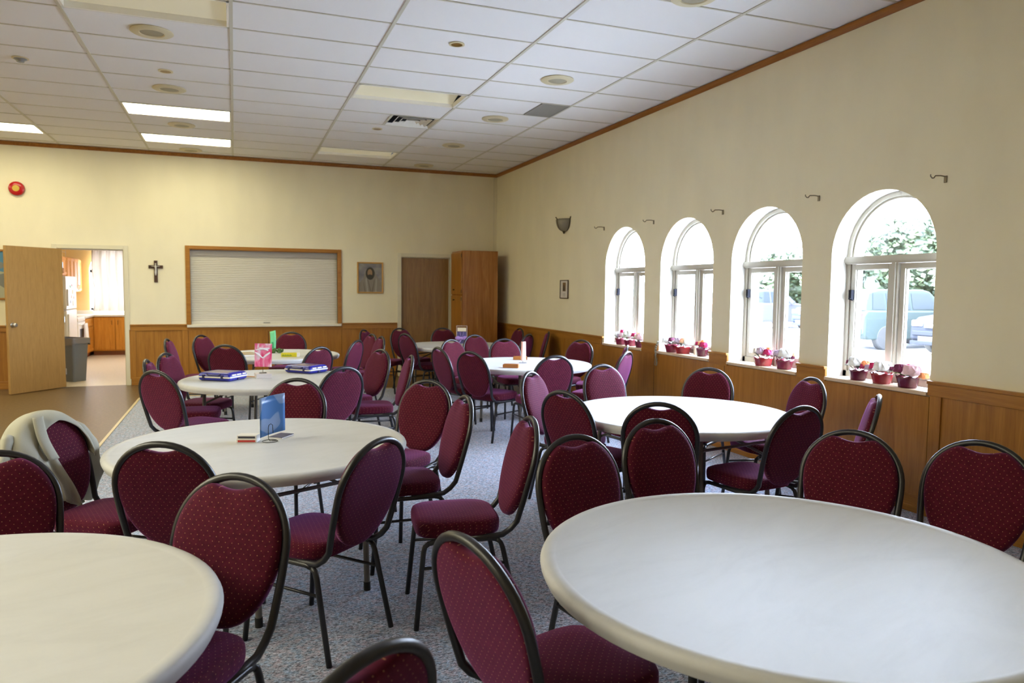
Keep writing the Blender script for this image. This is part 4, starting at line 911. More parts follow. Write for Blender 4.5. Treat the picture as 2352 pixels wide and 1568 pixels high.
# C: two blue cases
blue = plain('blue_plastic', (0.020, 0.022, 0.30), 0.3); cream = plain('cream_plastic', (0.72, 0.69, 0.55), 0.4); dblue = plain('dark_blue_plastic', (0.018, 0.018, 0.09), 0.35)
def blue_case(label, loc, rz):
    t = thing('plastic_case', label, 'case', loc, rz, 'blue plastic cases')
    hx, hy = 0.165, 0.135
    mb = MB(); loft(mb, [sec(hx-0.02, hy-0.02, 0.02, 0.0), sec(hx-0.004, hy-0.004, 0.024, 0.012), sec(hx, hy, 0.025, 0.030)], True, True); mb.build('base_shell', blue, t, smooth=True)
    mb = MB(); loft(mb, [sec(hx+0.004, hy+0.004, 0.027, 0.030), sec(hx+0.004, hy+0.004, 0.027, 0.042)], True, True); mb.build('seam_band', cream, t, smooth=True)
    mb = MB(); loft(mb, [sec(hx, hy, 0.025, 0.042), sec(hx-0.004, hy-0.004, 0.024, 0.062), sec(hx-0.018, hy-0.018, 0.02, 0.074)], True, True); mb.build('lid', blue, t, smooth=True)
    MB().box(-0.11, 0.11, -0.085, 0.085, 0.074, 0.0755).build('lid_label', lidmat, t)
    for a, b in ((-0.10, -0.045), (-0.03, 0.03), (0.05, 0.10)): MB().box(hx-0.002, hx+0.0045, a, b, 0.050, 0.062).build('ridge', cream, t)
    MB().box(hx-0.004, hx+0.006, -0.018, 0.012, 0.010, 0.026).build('clasp', dblue, t); 
    for xx in (-0.10, 0.09): MB().box(xx-0.012, xx+0.012, -hy-0.007, -hy+0.004, 0.022, 0.056).build('latch', dblue, t)
    mb = MB(); mb.tube([(-0.07, -hy+0.002, 0.064), (-0.05, -hy-0.004, 0.054), (0.05, -hy-0.004, 0.054), (0.07, -hy+0.002, 0.064)], 0.006, 8); mb.build('handle', dblue, t)
    return t
lm, nt, b = newmat('case_label_print'); nt.links.new(ramp(nt, noise(nt, 14, (1, 1, 1), 3), [(0.35, (0.22, 0.17, 0.26)), (0.5, (0.34, 0.27, 0.34)), (0.62, (0.48, 0.25, 0.10)), (0.75, (0.7, 0.66, 0.6))]), b.inputs['Base Color']); b.inputs['Roughness'].default_value = 0.12; lidmat = lm
blue_case('blue plastic case with a moulded handle recess, the left of the two', (-4.69, -5.84, ZT), -0.62)
blue_case('blue plastic case with dark latches, the right of the two', (-3.925, -5.44, ZT), -0.82)
# C: box + pink card stand
t = thing('small_box', 'small white cardboard box under the pink card stand', 'box', (-4.345, -5.775, ZT), 0.10); MB().box(-0.068, 0.068, -0.075, 0.075, 0, 0.042).build('box', dup_mat('greyish_card', (0.60, 0.55, 0.52)), t, bevel=0.002)
pinkm, nt, b = newmat('pink_print'); nt.links.new(ramp(nt, noise(nt, 18, (1.2, 1, 0.5), 3, 0.5, 0.6), [(0.38, (0.72, 0.07, 0.20)), (0.52, (0.80, 0.22, 0.36)), (0.62, (0.78, 0.55, 0.66)), (0.7, (0.85, 0.82, 0.86))]), b.inputs['Base Color']); b.inputs['Roughness'].default_value = 0.25
t = thing('card_stand', 'wire stand holding an upright pink and white card on the small box', 'card stand', (-4.345, -5.775, ZT+0.042), -0.1)
mb = MB(); mb.tube([(0.034*math.cos(a), 0.034*math.sin(a), 0.002) for a in [2*PI*i/20 for i in range(20)]], 0.0018, 6, closed=True); mb.tube([(0.034, 0, 0.002), (0, 0, 0.003), (0, 0, 0.09)], 0.0016, 6); mb.build('wire', wire, t)
MB().box(-0.076, 0.076, -0.003, -0.001, 0.058, 0.275, Matrix.Rotation(0.03, 4, 'Y')).build('card', pinkm, t)
mb = MB(); ribm = plain('white_ribbon', (0.80, 0.78, 0.84), 0.3)
for (x0, z0_), (x1, z1_) in (((0.0, 0.14), (-0.066, 0.195)), ((0.0, 0.14), (0.066, 0.19)), ((-0.062, 0.215), (0.062, 0.23)), ((-0.03, 0.235), (0.05, 0.21))):
    mb.tube([(x0, -0.006, z0_), ((x0+x1)/2, -0.010, (z0_+z1_)/2+0.004), (x1, -0.006, z1_)], [0.004, 0.009, 0.006], 6, flat=0.5)
mb.build('ribbon', ribm, t, smooth=True)
t = thing('pencil', 'yellow pencil lying between the left blue case and the small box', 'pencil', (-4.455, -5.70, ZT), -0.7)
MB().tube([(-0.075, 0, 0.004), (0.06, 0, 0.004)], 0.0038, 6).build('shaft', plain('pencil_yellow', (0.65, 0.28, 0.03), 0.4), t); MB().tube([(0.06, 0, 0.004), (0.078, 0, 0.004)], [0.0038, 0.0006], 6).build('tip', plain('pencil_tip', (0.05, 0.04, 0.04), 0.5), t)
MB().box(0.07, 0.12, -0.04, 0.0, 0, 0.004, None)
# D: books, green card, sprig, yellow box
bookc = plain('tan_cover', (0.36, 0.26, 0.12), 0.5)
for lab, loc, rz, hx, hy, h in (('tan paper-covered book, nearer one on the yellow box table', (-4.47, -3.55, ZT), 0.1, 0.12, 0.08, 0.028), ('flat pale book, farther one on the yellow box table', (-4.50, -3.28, ZT), 0.35, 0.13, 0.09, 0.022)):
    t = thing('book', lab, 'book', loc, rz, 'books on the yellow box table'); MB().box(-hx+0.004, hx-0.003, -hy+0.003, hy-0.003, 0.002, h-0.002).build('pages', paper, t); MB().box(-hx, hx, -hy, hy, 0, 0.002).box(-hx, hx, -hy, hy, h-0.002, h).box(-hx, -hx+0.004, -hy, hy, 0, h).build('cover', bookc, t)
t = thing('card_stand', 'upright mint green card held above the table by a small stand', 'card stand', (-4.135, -3.13, ZT), -0.5)
MB().lathe([(0.03, 0), (0.03, 0.01), (0.006, 0.014), (0.004, 0.05), (0, 0.05)], 16).build('base', wire, t)
mb = MB(); mb.grid(lambda u, v: (-0.038+0.076*u, 0.012*math.sin(v*3), 0.035+0.235*v+0.02*u), 4, 8); o = mb.build('card', plain('mint_card', (0.20, 0.74, 0.40), 0.5), t, smooth='all', fix=False); s_ = o.modifiers.new('s', 'SOLIDIFY'); s_.thickness = 0.002
MB().box(-0.012, 0.012, -0.006, -0.002, 0.06, 0.14).build('dark_print', plain('print_green', (0.05, 0.38, 0.18), 0.5), t)
t = thing('moss_sprig', 'small clump of green foliage at the foot of the mint green card', 'foliage', (-4.075, -3.15, ZT))
mb = MB(); rnd = random.Random(5)
for i in range(16): mb.blob((rnd.uniform(-0.07, 0.07), rnd.uniform(-0.05, 0.05), rnd.uniform(0.012, 0.04)), rnd.uniform(0.014, 0.024), 1, 0.2, i)
mb.build('foliage', plain('moss_green', (0.06, 0.12, 0.025), 0.8), t)
t = thing('yellow_box', 'long yellow box with green print and white end', 'box', (-3.965, -3.715, ZT), -0.12)
MB().box(-0.10, 0.082, -0.045, 0.045, 0, 0.048).build('box', plain('yellow_print', (0.62, 0.52, 0.02), 0.35), t, bevel=0.002); MB().box(0.082, 0.112, -0.043, 0.043, 0.002, 0.046).build('inner_tray', paper, t)
mb = MB()
for i in range(9): x0 = -0.09+i*0.013; mb.box(x0, x0+0.009, -0.0462, -0.0448, 0.012, 0.024+0.006*(i % 2))
mb.build('printed_text', plain('print_dark_green', (0.10, 0.22, 0.02), 0.4), t)
t = thing('pen', 'green pen lying behind the yellow box', 'pen', (-3.93, -3.30, ZT), 0.1); MB().tube([(-0.07, 0, 0.005), (0.06, 0, 0.005)], 0.0045, 8).build('barrel', plain('pen_green', (0.10, 0.45, 0.25), 0.3), t); MB().tube([(0.06, 0, 0.005), (0.08, 0, 0.005)], 0.0045, 8).build('cap', M['black'], t)
# E: wooden boxes, pink card stand
wbox = wood('small_box_wood', (0.34, 0.11, 0.02), (0.48, 0.19, 0.04), (0.60, 0.28, 0.07), 0.35, grain='x')
for lab, loc, rz in (('small oblong wooden game box with a loose lid, nearer of the two', (-1.81, -5.60, ZT), -0.55), ('small oblong wooden game box, farther of the two', (-1.39, -4.80, ZT), -0.38)):
    t = thing('wooden_box', lab, 'wooden box', loc, rz, 'wooden boxes on one table'); MB().box(-0.085, 0.085, -0.035, 0.035, 0, 0.036).build('body', wbox, t, bevel=0.003); MB().box(-0.078, 0.082, -0.028, 0.030, 0.036, 0.041).build('lid', wbox, t, bevel=0.002)
t = thing('card_stand', 'thin wire stand holding a narrow pale pink folded card', 'card stand', (-1.50, -5.16, ZT), 0.9)
mb = MB(); mb.tube([(0.045*math.cos(a), 0.045*math.sin(a), 0.002) for a in [2*PI*i/20 for i in range(20)]], 0.0018, 6, closed=True); mb.tube([(0.045, 0, 0.002), (0, 0, 0.003), (0, 0, 0.16)], 0.0018, 6); mb.build('wire', plain('steel_wire', (0.2, 0.22, 0.28), 0.3, 0.8), t)
mb = MB(); mb.add([(-0.02, 0.004, 0.028), (0.035, 0.03, 0.028), (0.028, 0.026, 0.245), (-0.012, 0.006, 0.245), (-0.02, -0.004, 0.028), (0.035, -0.03, 0.028), (0.028, -0.026, 0.245), (-0.012, -0.006, 0.245)], [(0, 1, 2, 3), (4, 5, 6, 7), (0, 3, 7, 4)])
o = mb.build('card', plain('pale_pink_card', (0.86, 0.48, 0.40), 0.5), t, fix=False); s_ = o.modifiers.new('s', 'SOLIDIFY'); s_.thickness = 0.002
# F: centrepiece
t = thing('table_centrepiece', 'clear upright sign holder with a purple bow on the far corner table', 'centrepiece', (-1.40, -2.42, ZT), -0.35)
MB().box(-0.075, 0.075, -0.002, 0.002, 0.0, 0.285).build('clear_holder', M['glass'], t); MB().box(-0.085, 0.085, -0.03, 0.03, 0, 0.006).build('foot', M['glass'], t)
mb = MB(); frame_rect(mb, -0.082, 0.082, 0.0, 0.29, -0.004, 0.004, 0.008); mb.build('edge_frame', plain('pale_edge', (0.55, 0.45, 0.40), 0.3), t)
MB().box(-0.065, 0.065, -0.006, -0.003, 0.205, 0.26).build('card', plain('cream_card', (0.82, 0.74, 0.55), 0.5), t); MB().box(-0.07, 0.07, -0.0045, -0.0025, 0.02, 0.20).build('insert', plain('blue_violet_insert', (0.12, 0.11, 0.28), 0.4), t)
mb = MB(); purp = plain('lavender_ribbon', (0.40, 0.24, 0.62), 0.3)
for s in (-1, 1): mb.blob((s*0.05, -0.03, 0.10), 0.04, 2, 0.15, 7+s, (1.2, 0.5, 0.8)); mb.tube([(0, -0.02, 0.10), (s*0.02, -0.02, 0.16), (s*0.03, -0.015, 0.21)], 0.006, 6, flat=0.4)
mb.blob((0, -0.035, 0.10), 0.022, 2); mb.tube([(0, -0.02, 0.09), (-0.04, -0.04, 0.03)], 0.010, 6, flat=0.4); mb.build('bow', purp, t, smooth=True)
# ------------------------------------------------------------------ flower pots on the sills
petals = {'white': (0.80, 0.80, 0.78), 'cream': (0.78, 0.72, 0.62), 'rose': (0.74, 0.50, 0.54), 'magenta': (0.50, 0.008, 0.10), 'plum': (0.15, 0.010, 0.06), 'orange': (0.85, 0.33, 0.12), 'peach': (0.88, 0.52, 0.32), 'lilac': (0.55, 0.44, 0.56)}
PM = {k: plain('petal_'+k, v, 0.7) for k, v in petals.items()}
leafm = plain('leaf_green', (0.12, 0.30, 0.05), 0.5); leafd = plain('leaf_dusty', (0.20, 0.28, 0.25), 0.6)
def foil(name, c): return plain(name, c, 0.22, 0.0, 0.8)
FOIL = {'dark': foil('dark_wine_foil', (0.11, 0.008, 0.03)), 'red': foil('red_foil', (0.30, 0.012, 0.02)), 'pink': foil('crimson_foil', (0.20, 0.010, 0.04))}
def rose(par, c, r, col, seed, nm='bloom'):
    mb = MB(); rnd = random.Random(seed); c = Vector(c)
    mb.blob(c, r*0.55, 2, 0.08, seed)
    for ringi, (nn, tilt, rr) in enumerate(((4, 0.35, 0.62), (6, 0.75, 0.85), (8, 1.15, 1.0))):
        for q in range(nn):
            a = 2*PI*q/nn+ringi*0.5+rnd.uniform(-0.15, 0.15); d = Vector((math.cos(a)*math.sin(tilt), math.sin(a)*math.sin(tilt), math.cos(tilt)))
            tn = Vector((-math.sin(a), math.cos(a), 0)); up = d.cross(tn); w = r*(0.55+0.12*ringi)
            def pf(u, v): 
                uu = (u-0.5)*2; x = uu*w*(1-0.35*v*v); k = (1-uu*uu*0.35)
                return c+d*(r*rr*(0.55+0.45*k)+r*0.06*math.sin(v*6+q))+tn*x-up*((v-0.45)*w*1.5)
            mb.grid(pf, 4, 4)
    return mb.build(nm, PM[col], par, smooth='all', fix=False)
def leaf(mb, base, dirv, L, wd):
    d = Vector(dirv).normalized(); s = d.cross(Vector((0, 0, 1))).normalized(); b0 = Vector(base)
    mb.grid(lambda u, v: b0+d*L*v+s*(u-0.5)*2*wd*math.sin(PI*min(max(v, 0.02), 0.98))**0.8+Vector((0, 0, 0.15*L*math.sin(v*PI)+abs(u-0.5)*wd*0.6)), 2, 5)
def pot(y, x, r, h, fo, label, blooms, leaves=6, seed=0):
    r *= 1.03; t = thing('flower_pot', label, 'flower pot', (x, y, SILL), 0, 'flower pots on the window sills')
    mb = MB(); rnd = random.Random(seed); n_ = 28; secs = []
    for q, (rr, z) in enumerate(((0.80, 0.0), (0.84, 0.15), (0.90, 0.45), (0.97, 0.8), (1.04, 1.0), (1.0, 1.0), (0.8, 0.86))):
        secs.append([(r*rr*(1+(0.035*math.sin(5*a+q*0.9+seed)+0.02*math.sin(11*a+seed)) * (0 if q == 0 else 1))*math.cos(a), r*rr*(1+(0.035*math.sin(5*a+q*0.9+seed)) * (0 if q == 0 else 1))*math.sin(a), h*z+(0.006*math.sin(7*a+seed) if 3 < q < 6 else 0)) for a in [2*PI*j/n_ for j in range(n_)]])
    loft(mb, secs, True, True); mb.build('foil_pot', FOIL[fo], t, smooth='all')
    for q, (bx_, by_, bz_, br_, col) in enumerate(blooms): rose(t, (bx_, by_*1.1, h+bz_+0.008), br_*1.15, col, seed*13+q)
    for mm, nn, nm in ((leafm if seed % 2 else leafd, leaves, 'leaves'),):
        mb = MB()
        for q in range(nn):
            a = rnd.uniform(0, 6.28); leaf(mb, (r*0.55*math.cos(a), r*0.55*math.sin(a), h+0.0), (math.cos(a), math.sin(a), rnd.uniform(0.0, 1.2)), rnd.uniform(0.05, 0.085), 0.016)
        mb.build(nm, mm, t, smooth='all', fix=False)
    return t
# window 4 (nearest)
pot(-8.485, 0.055, 0.068, 0.085, 'dark', 'wine foil pot with one big white rose, leftmost on the fourth window sill', [(-0.01, 0.01, 0.035, 0.052, 'white'), (0.0, -0.065, 0.035, 0.028, 'orange'), (-0.015, -0.06, 0.015, 0.025, 'magenta'), (-0.01, 0.075, 0.035, 0.022, 'plum')], 5, 2)
pot(-8.710, 0.055, 0.075, 0.080, 'red', 'red foil pot with white rose, middle one on the fourth window sill', [(-0.02, -0.02, 0.03, 0.052, 'white'), (-0.01, 0.05, 0.03, 0.035, 'magenta'), (0.01, 0.04, 0.05, 0.022, 'orange'), (-0.02, 0.09, 0.015, 0.03, 'lilac'), (0, -0.085, 0.03, 0.02, 'plum'), (0.03, -0.12, 0.02, 0.04, 'cream')], 6, 4)
pot(-8.95, 0.045, 0.074, 0.085, 'dark', 'wine foil pot with ruffled pale pink flower, rightmost on the fourth window sill', [(-0.03, -0.055, 0.025, 0.052, 'rose'), (-0.03, 0.03, 0.03, 0.042, 'plum'), (0.0, -0.01, 0.055, 0.025, 'magenta'), (0.0, -0.12, 0.0, 0.028, 'orange'), (-0.01, 0.075, 0.03, 0.022, 'peach')], 12, 5)
# window 3
pot(-7.36, 0.06, 0.085, 0.080, 'red', 'crimson foil pot with white and magenta blooms, left on the third window sill', [(0.0, 0.07, 0.03, 0.04, 'cream'), (-0.01, 0.0, 0.035, 0.045, 'lilac'), (0.02, 0.03, 0.055, 0.03, 'white'), (-0.02, -0.075, 0.035, 0.034, 'magenta'), (0.0, -0.07, 0.07, 0.02, 'orange')], 5, 6)
pot(-7.66, 0.045, 0.075, 0.085, 'pink', 'crimson foil pot with a very large white rose, right on the third window sill', [(-0.01, -0.03, 0.035, 0.055, 'white'), (-0.03, 0.03, 0.03, 0.042, 'lilac'), (0, 0.075, 0.02, 0.03, 'plum'), (0.02, -0.08, 0.035, 0.025, 'peach'), (0.0, -0.085, 0.015, 0.02, 'plum')], 5, 8)
# window 2
pot(-5.835, 0.055, 0.080, 0.085, 'pink', 'wine foil pot with a dark red bloom, leftmost on the second window sill', [(-0.01, 0.085, 0.02, 0.045, 'white'), (-0.01, -0.0, 0.04, 0.03, 'plum'), (0.0, -0.05, 0.01, 0.03, 'cream')], 7, 10)
pot(-6.03, 0.07, 0.085, 0.080, 'red', 'bright red foil pot with peach and lilac flowers, middle on the second window sill', [(-0.01, 0.06, 0.035, 0.045, 'lilac'), (-0.01, -0.02, 0.04, 0.035, 'peach'), (0.0, -0.0, 0.06, 0.022, 'orange'), (0.01, -0.06, 0.03, 0.04, 'white')], 8, 12)
pot(-6.375, 0.075, 0.062, 0.085, 'dark', 'small dark foil pot with a magenta flower, rightmost on the second window sill', [(-0.01, -0.04, 0.02, 0.038, 'magenta'), (0.0, 0.015, 0.035, 0.03, 'peach'), (-0.01, 0.05, 0.03, 0.026, 'magenta'), (0.0, -0.02, 0.06, 0.02, 'orange')], 8, 14)
# window 1
pot(-4.66, 0.05, 0.068, 0.080, 'pink', 'wine foil pot with dusty blue leaves, leftmost on the first window sill', [(0.0, 0.05, 0.03, 0.04, 'white'), (0.0, -0.045, 0.03, 0.035, 'rose'), (0.01, -0.03, 0.075, 0.028, 'magenta'), (-0.02, 0.0, 0.02, 0.025, 'lilac')], 8, 16)
pot(-4.90, 0.055, 0.080, 0.080, 'pink', 'crimson foil pot with a large white peony, middle one on the first window sill', [(-0.01, 0.02, 0.04, 0.062, 'white'), (0.0, -0.085, 0.045, 0.033, 'magenta'), (0.01, 0.05, 0.085, 0.025, 'peach')], 6, 17)
pot(-5.15, 0.05, 0.066, 0.080, 'dark', 'wine foil pot with pale rose and orange flowers, rightmost on first window sill', [(-0.01, -0.02, 0.025, 0.052, 'rose'), (0.0, 0.03, 0.055, 0.03, 'orange'), (0.0, 0.07, 0.04, 0.03, 'cream')], 6, 19)
tag(MB().lathe([(0.022, 0), (0.022, 0.095), (0.006, 0.10), (0, 0.10)], 20, c=(0.12, -6.20, SILL)).build('pillar_candle', plain('ivory_wax', (0.72, 0.68, 0.58), 0.5), smooth=True), 'ivory pillar candle between red and dark pots on the second window sill', 'candle')
mb = MB(); rnd = random.Random(9)
for q in range(34):
    v_ = q/33; c = (-0.045-0.02*math.sin(v_*5), -5.69+0.05*v_+rnd.uniform(-0.008, 0.008), 0.99-0.27*v_)
    mb.blob(c, 0.010, 1, 0.2, q)
mb.tube([(0.02, -5.74, 0.97), (-0.035, -5.70, 1.0), (-0.05, -5.67, 0.90), (-0.05, -5.64, 0.72)], 0.003, 5)
tag(mb.build('garland_sprig', plain('dusty_garland', (0.30, 0.29, 0.22), 0.8)), 'dusty trailing garland sprig hanging off the left end of the second window sill', 'garland')

# ------------------------------------------------------------------ jacket on the chair
jx, jy, jr = -5.189, -8.934, -2.156
t = thing('jacket', 'pale grey-beige jacket draped over the back of a burgundy chair', 'jacket', (jx, jy, 0), jr)
def yb_(z): return -0.36+(0.945-z)*0.27
def drape(u, v):
    a = PI*(1.04-1.08*u); X = 0.2125*math.cos(a); Z = 0.72+0.212*max(0, math.sin(a))**0.96 if math.sin(a) > 0 else 0.72-0.02
    fold = math.sin(u*31+v*3)*0.5+math.sin(u*17-1.3*v)*0.5+math.sin(u*53+v*7)*0.25
    if v < 0.22:
        q = 1-v/0.22; k = 1-(0.10 if u < 0.45 else 0.10+0.25*min(1, (u-0.45)/0.2))*q; return (X*k, yb_(Z)+0.03+0.035*math.sin(q*PI/2)+0.004*fold, 0.70+(Z-0.70)*k+0.012*(1-q))
    if v < 0.34:
        q = (v-0.22)/0.12; return (X*(1+0.07*q), yb_(Z)+0.022-0.055*q+0.004*fold, Z+0.019+0.004*math.sin(q*PI)-0.008*q)
    q = (v-0.34)/0.66; Ze = Z+0.015-q*(Z-0.40+0.05*math.sin(u*6))
    out = 1.10+0.14*math.sin(min(1, q*1.4)*PI/2)+0.05*q
    return (X*out+0.012*fold*q, yb_(Z)-0.045-0.055*math.sin(q*PI*0.8)+0.030*fold*q*(0.5+q), Ze)
mb = MB(); mb.grid(drape, 90, 46); o = mb.build('shell', plain('khaki_cloth', (0.40, 0.39, 0.31), 0.85, bump=0.3, bscale=300), t, smooth='all', fix=False)
s_ = o.modifiers.new('s', 'SOLIDIFY'); s_.thickness = 0.006
for s, z1_ in ((-1, 0.44), (1, 0.50)):
    mb = MB(); pth = []; rad = []
    for q in range(15):
        v = q/14; pth.append((s*(0.185+0.09*math.sin(v*2.2)), yb_(0.86)-0.01-0.01*v+0.03*math.sin(v*4), 0.86-v*(0.86-z1_))); rad.append((0.030+0.035*math.sin(min(1, v*1.6)*PI/2))+0.008*math.sin(v*13+s)+0.006*math.sin(v*23))
    mb.tube(pth, rad, 16, flat=0.55); mb.build('sleeve', bpy.data.materials['khaki_cloth'], t, smooth='all')
def panel(u, v):
    x = 0.035+0.225*u; zt = 0.72+0.212*math.sqrt(max(0, 1-min(1, x/0.2125)**2)) if x < 0.2125 else 0.74-0.5*(x-0.2125)
    z = zt+0.01-v*(zt-0.47-0.06*math.sin(u*3)); f = math.sin(u*19+v*2.5)+0.5*math.sin(u*37-v*4)
    return (x-0.05*v*(1-u)+0.02*math.sin(v*5), yb_(min(z, 0.93))+0.035+0.03*math.sin(v*PI*0.7)+0.011*f*(0.3+v), z)
mb = MB(); mb.grid(panel, 40, 30); o = mb.build('front_panel', bpy.data.materials['khaki_cloth'], t, smooth='all', fix=False); s_ = o.modifiers.new('s', 'SOLIDIFY'); s_.thickness = 0.006
mb = MB(); mb.grid(lambda u, v: tuple(Vector(panel(0.02+0.05*math.sin(u*PI), u*0.45))+Vector((0.012*v+0.045*v, 0.012+0.01*math.sin(v*PI), 0.0))), 20, 4); o = mb.build('collar', bpy.data.materials['khaki_cloth'], t, smooth='all', fix=False); s_ = o.modifiers.new('s', 'SOLIDIFY'); s_.thickness = 0.005
MB().lathe([(0.009, 0), (0.009, 0.003), (0, 0.004)], 12, c=(0.16, -0.20, 0.62)).build('button', M['black'], t)

# ------------------------------------------------------------------ outside
struct(MB().box(WT, 70, -40, 60, -0.06, -0.01).build('parking_lot', plain('pale_asphalt', (0.36, 0.36, 0.355), 0.8)))
def wheel(par, x, y, r=0.34, w=0.22):
    m_ = Matrix.Translation((x, y, r)) @ Matrix.Rotation(PI/2, 4, 'X')
    wh = MB().lathe([(r*0.62, -w/2), (r*0.92, -w/2), (r, -w/2+0.03), (r, w/2-0.03), (r*0.92, w/2), (r*0.62, w/2)], 36, m=m_).build('wheel', M['rubber'], par, smooth=True)
    mb = MB()
    for s in (-1, 1):
        mb.lathe([(r*0.62, s*w*0.42), (r*0.58, s*w*0.30), (0.05, s*w*0.36), (0, s*w*0.38)], 24, m=m_)
    for q in range(5):
        a = 2*PI*q/5
        for s in (-1, 1): mb.box(0.03, r*0.6, -0.03, 0.03, s*w*0.36-0.012, s*w*0.36+0.012, m_ @ Matrix.Rotation(a, 4, 'Z'))
    mb.build('rim', M['metal'], wh)
def car(label, loc, rz, col, suv=True, tail=None):
    # local: nose towards -X, length along X
    t = thing('car', label, 'car', loc, rz); L = 4.5; hw = 0.90; h = 1.68 if suv else 1.5
    body = [(0.0, 0.42), (0.02, 0.80), (0.25, 0.96), (1.15, 1.06), (1.25, 1.08), (1.30, 1.08), (4.35, 1.10), (4.47, 0.95), (4.5, 0.45), (4.3, 0.28), (0.15, 0.26)]
    mb = MB(); secs = []
    for yy, k in ((-hw, 0.93), (-hw+0.06, 1.0), (0, 1.0), (hw-0.06, 1.0), (hw, 0.93)):
        secs.append([(2.25+(x-2.25)*(0.985 if abs(yy) > 0.85 else 1), yy, 0.65+(z-0.65)*k) for x, z in body])
    loft(mb, secs, True, True); paint = plain('paint', col, 0.25, 0.2, Coat_Weight=0.5) if False else plain('car_paint', tuple(x*0.5 for x in col), 0.6, 0.0, 0.05)
    mb.build('body', paint, t, smooth=True, bevel=0.02)
    cab = [(1.22, 1.06), (1.85, h-0.06), (2.1, h), (3.7, h), (4.15, h-0.10), (4.40, 1.08)] if suv else [(1.3, 1.06), (2.0, h-0.03), (2.3, h), (3.1, h), (4.0, 1.08)]
    mb = MB(); loft(mb, [[(x, yy, z) for x, z in cab] for yy in (-hw+0.20, -hw+0.14, hw-0.14, hw-0.20)] if False else [[(x, yy*(1-0.16*(z-1.06)/(h-1.06)), z) for x, z in cab] for yy in (-hw+0.06, hw-0.06)], True, True)
    mb.build('cabin', paint, t, smooth=True, bevel=0.03)
    gl = plain('car_glass', (0.016, 0.020, 0.022), 0.5, 0, 0.05)
    mb = MB(); e = 0.012; ka = (h-0.10-1.06)/(h-1.06)
    p0, p1 = cab[0], cab[1]
    mb.add([(p0[0]+0.06-e, -hw+0.16, 1.12), (p0[0]+0.06-e, hw-0.16, 1.12), (p1[0]-0.03-e, hw-0.24, h-0.10), (p1[0]-0.03-e, -hw+0.24, h-0.10)], [(0, 1, 2, 3)]); mb.build('windscreen', gl, t, fix=False)
    for s in (-1, 1):
        for x0, x1 in ((1.65, 2.60), (2.68, 3.55), (3.62, 4.1)):
            if not suv and x1 > 3.6: continue
            zz0, zz1 = 1.12, h-0.10; y0 = s*((hw-0.06)*(1-0.16*(zz0-1.06)/(h-1.06))+e); y1 = s*((hw-0.06)*(1-0.16*(zz1-1.06)/(h-1.06))+e)
            xa = x0+(0.22 if x0 < 2 else 0); mb = MB(); mb.add([(x0, y0, zz0), (x1, y0, zz0), (x1-(0.08 if x1 > 4 else 0), y1, zz1), (xa, y1, zz1)], [(0, 1, 2, 3)]); mb.build('side_window', gl, t, fix=False)
        MB().box(1.55, 1.68, s*(hw+0.10)-0.08, s*(hw+0.10)+0.08, 1.06, 1.18).build('mirror', paint, t, bevel=0.02)
        MB().box(-0.015, 0.16, s*0.70-0.16, s*0.70+0.14, 0.74, 0.88).build('headlight', M['white'], t, bevel=0.02)
        MB().box(4.40, 4.515, s*0.76-0.08, s*0.76+0.08, 0.78, 1.02).build('tail_light', plain('tail_red', (0.5, 0.02, 0.02), 0.2), t, bevel=0.01)
    mb = MB()
    mb.box(-0.02, 0.05, -0.46, 0.46, 0.70, 0.84); mb.box(-0.03, 0.05, -0.62, 0.62, 0.36, 0.48); mb.build('grille', M['black'], t)
    mb = MB(); mb.tube([(-0.035, -0.30, 0.85), (-0.04, -0.12, 0.70), (-0.04, 0.12, 0.70), (-0.035, 0.30, 0.85)], 0.022, 6); mb.lathe([(0.07, -0.01), (0.07, 0.02), (0, 0.025)], 20, m=Matrix.Translation((-0.03, 0, 0.78)) @ Matrix.Rotation(-PI/2, 4, 'Y')); mb.build('emblem', M['metal'], t)
    mb = MB(); mb.box(-0.05, 0.06, -0.80, 0.80, 0.50, 0.62); mb.box(-0.04, 0.10, -0.86, 0.86, 0.26, 0.36); mb.build('bumper', paint, t, bevel=0.02)
    MB().box(-0.06, -0.045, -0.16, 0.16, 0.50, 0.62).build('licence_plate', paper, t)
    MB().box(4.46, 4.54, -0.85, 0.85, 0.42, 0.60).build('rear_bumper', paint, t, bevel=0.02)
    for x in (0.85, 3.65):
        for s in (-1, 1): wheel(t, x, s*(hw-0.10))
    return t
car('dark utility vehicle parked nose-on outside the right pane of the fourth window', (11.9, 0.30, 0), 0, (0.03, 0.034, 0.045))
c2 = car('grey-green utility vehicle parked tail-on outside the left pane of the fourth window', (15.9, 3.15, 0), PI, (0.045, 0.06, 0.058))
car('pale car with a red tail light, glimpsed through the second window', (19.6, 13.3, 0), PI, (0.08, 0.08, 0.10))
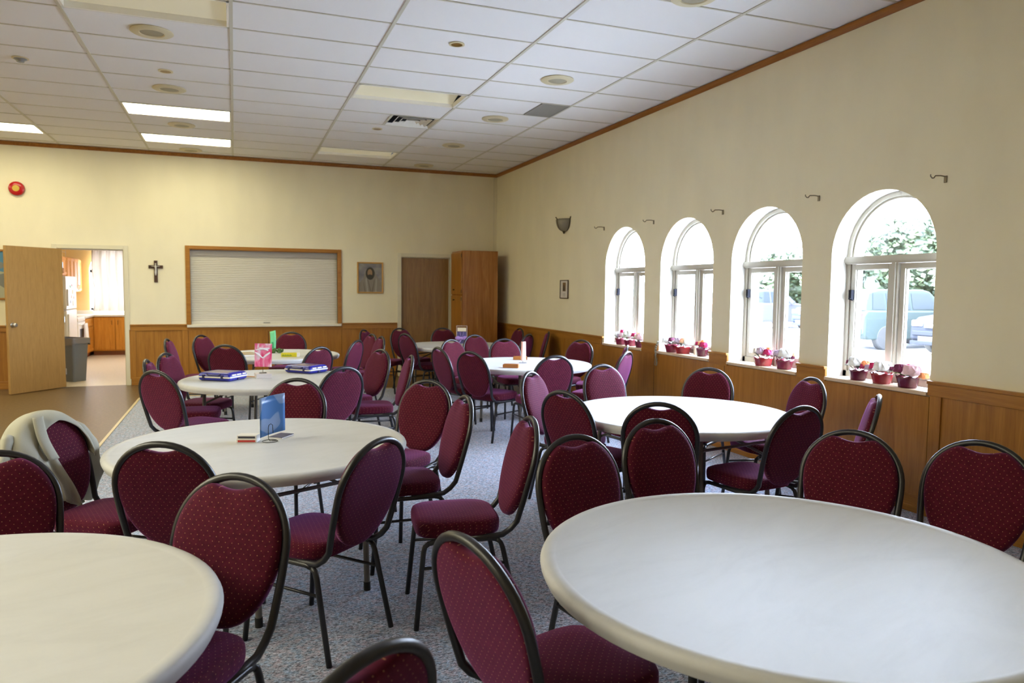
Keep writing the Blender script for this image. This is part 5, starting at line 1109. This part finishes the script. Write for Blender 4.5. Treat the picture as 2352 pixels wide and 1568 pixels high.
car('pale blue-grey car glimpsed through the right pane of the third window', (16.3, 9.6, 0), 0, (0.045, 0.055, 0.085))
# trees
def tree(label, x, y, h, r, seed):
    t = thing('leafy_tree', label, 'tree', (x, y, 0), 0, 'trees beyond the parking lot')
    rnd = random.Random(seed); MB().tube([(0, 0, -0.05), (0.05, 0, h*0.3), (0, 0.05, h*0.6)], [0.16, 0.12, 0.06], 10).build('trunk', plain('bark', (0.14, 0.10, 0.07), 0.9), t, smooth=True)
    mb = MB()
    mb.blob((0, 0, h*0.56), 1.0, 4, 0.10, seed, (r*0.80, r*0.80, h*0.36), 5)
    for q in range(7000):
        th = rnd.uniform(0, 2*PI); ph = math.acos(rnd.uniform(-1, 1)); rr = rnd.uniform(0.55, 1.0)**0.5*(1+0.18*math.sin(3*th+seed)*math.sin(4*ph))
        c = Vector((r*rr*math.cos(th)*math.sin(ph), r*rr*math.sin(th)*math.sin(ph), h*0.56+h*0.44*rr*math.cos(ph)))
        a = Vector((rnd.gauss(0, 1), rnd.gauss(0, 1), rnd.gauss(0, 1))).normalized(); b_ = a.orthogonal().normalized(); s = rnd.uniform(0.13, 0.24)
        mb.mat(q % 2); mb.add([c-a*s, c+b_*s*0.6, c+a*s, c-b_*s*0.6], [(0, 1, 2, 3)])
    mb.build('foliage', [plain('foliage_green', (0.024, 0.038, 0.018), 0.6), plain('foliage_light', (0.042, 0.060, 0.024), 0.6)], t, fix=False)
for i, (x, y, h, r) in enumerate([(26, 8.0, 5.3, 2.9), (27, 14.2, 5.4, 2.8), (29, 20.2, 4.9, 2.7), (30, 26.0, 4.6, 2.5), (25, 2.0, 5.6, 2.8)]):
    tree('green leafy tree beyond the parking lot, number %s from the left' % ['four', 'three', 'two', 'one', 'five'][i] if False else ['leafy tree behind the tail-on vehicle in the fourth window', 'leafy tree at the left of the fourth window fanlight', 'leafy tree seen in the right pane of the third window', 'leafy tree seen low in the left pane of the third window', 'leafy tree behind the nose-on vehicle'][i], x, y, h, r, i+1)
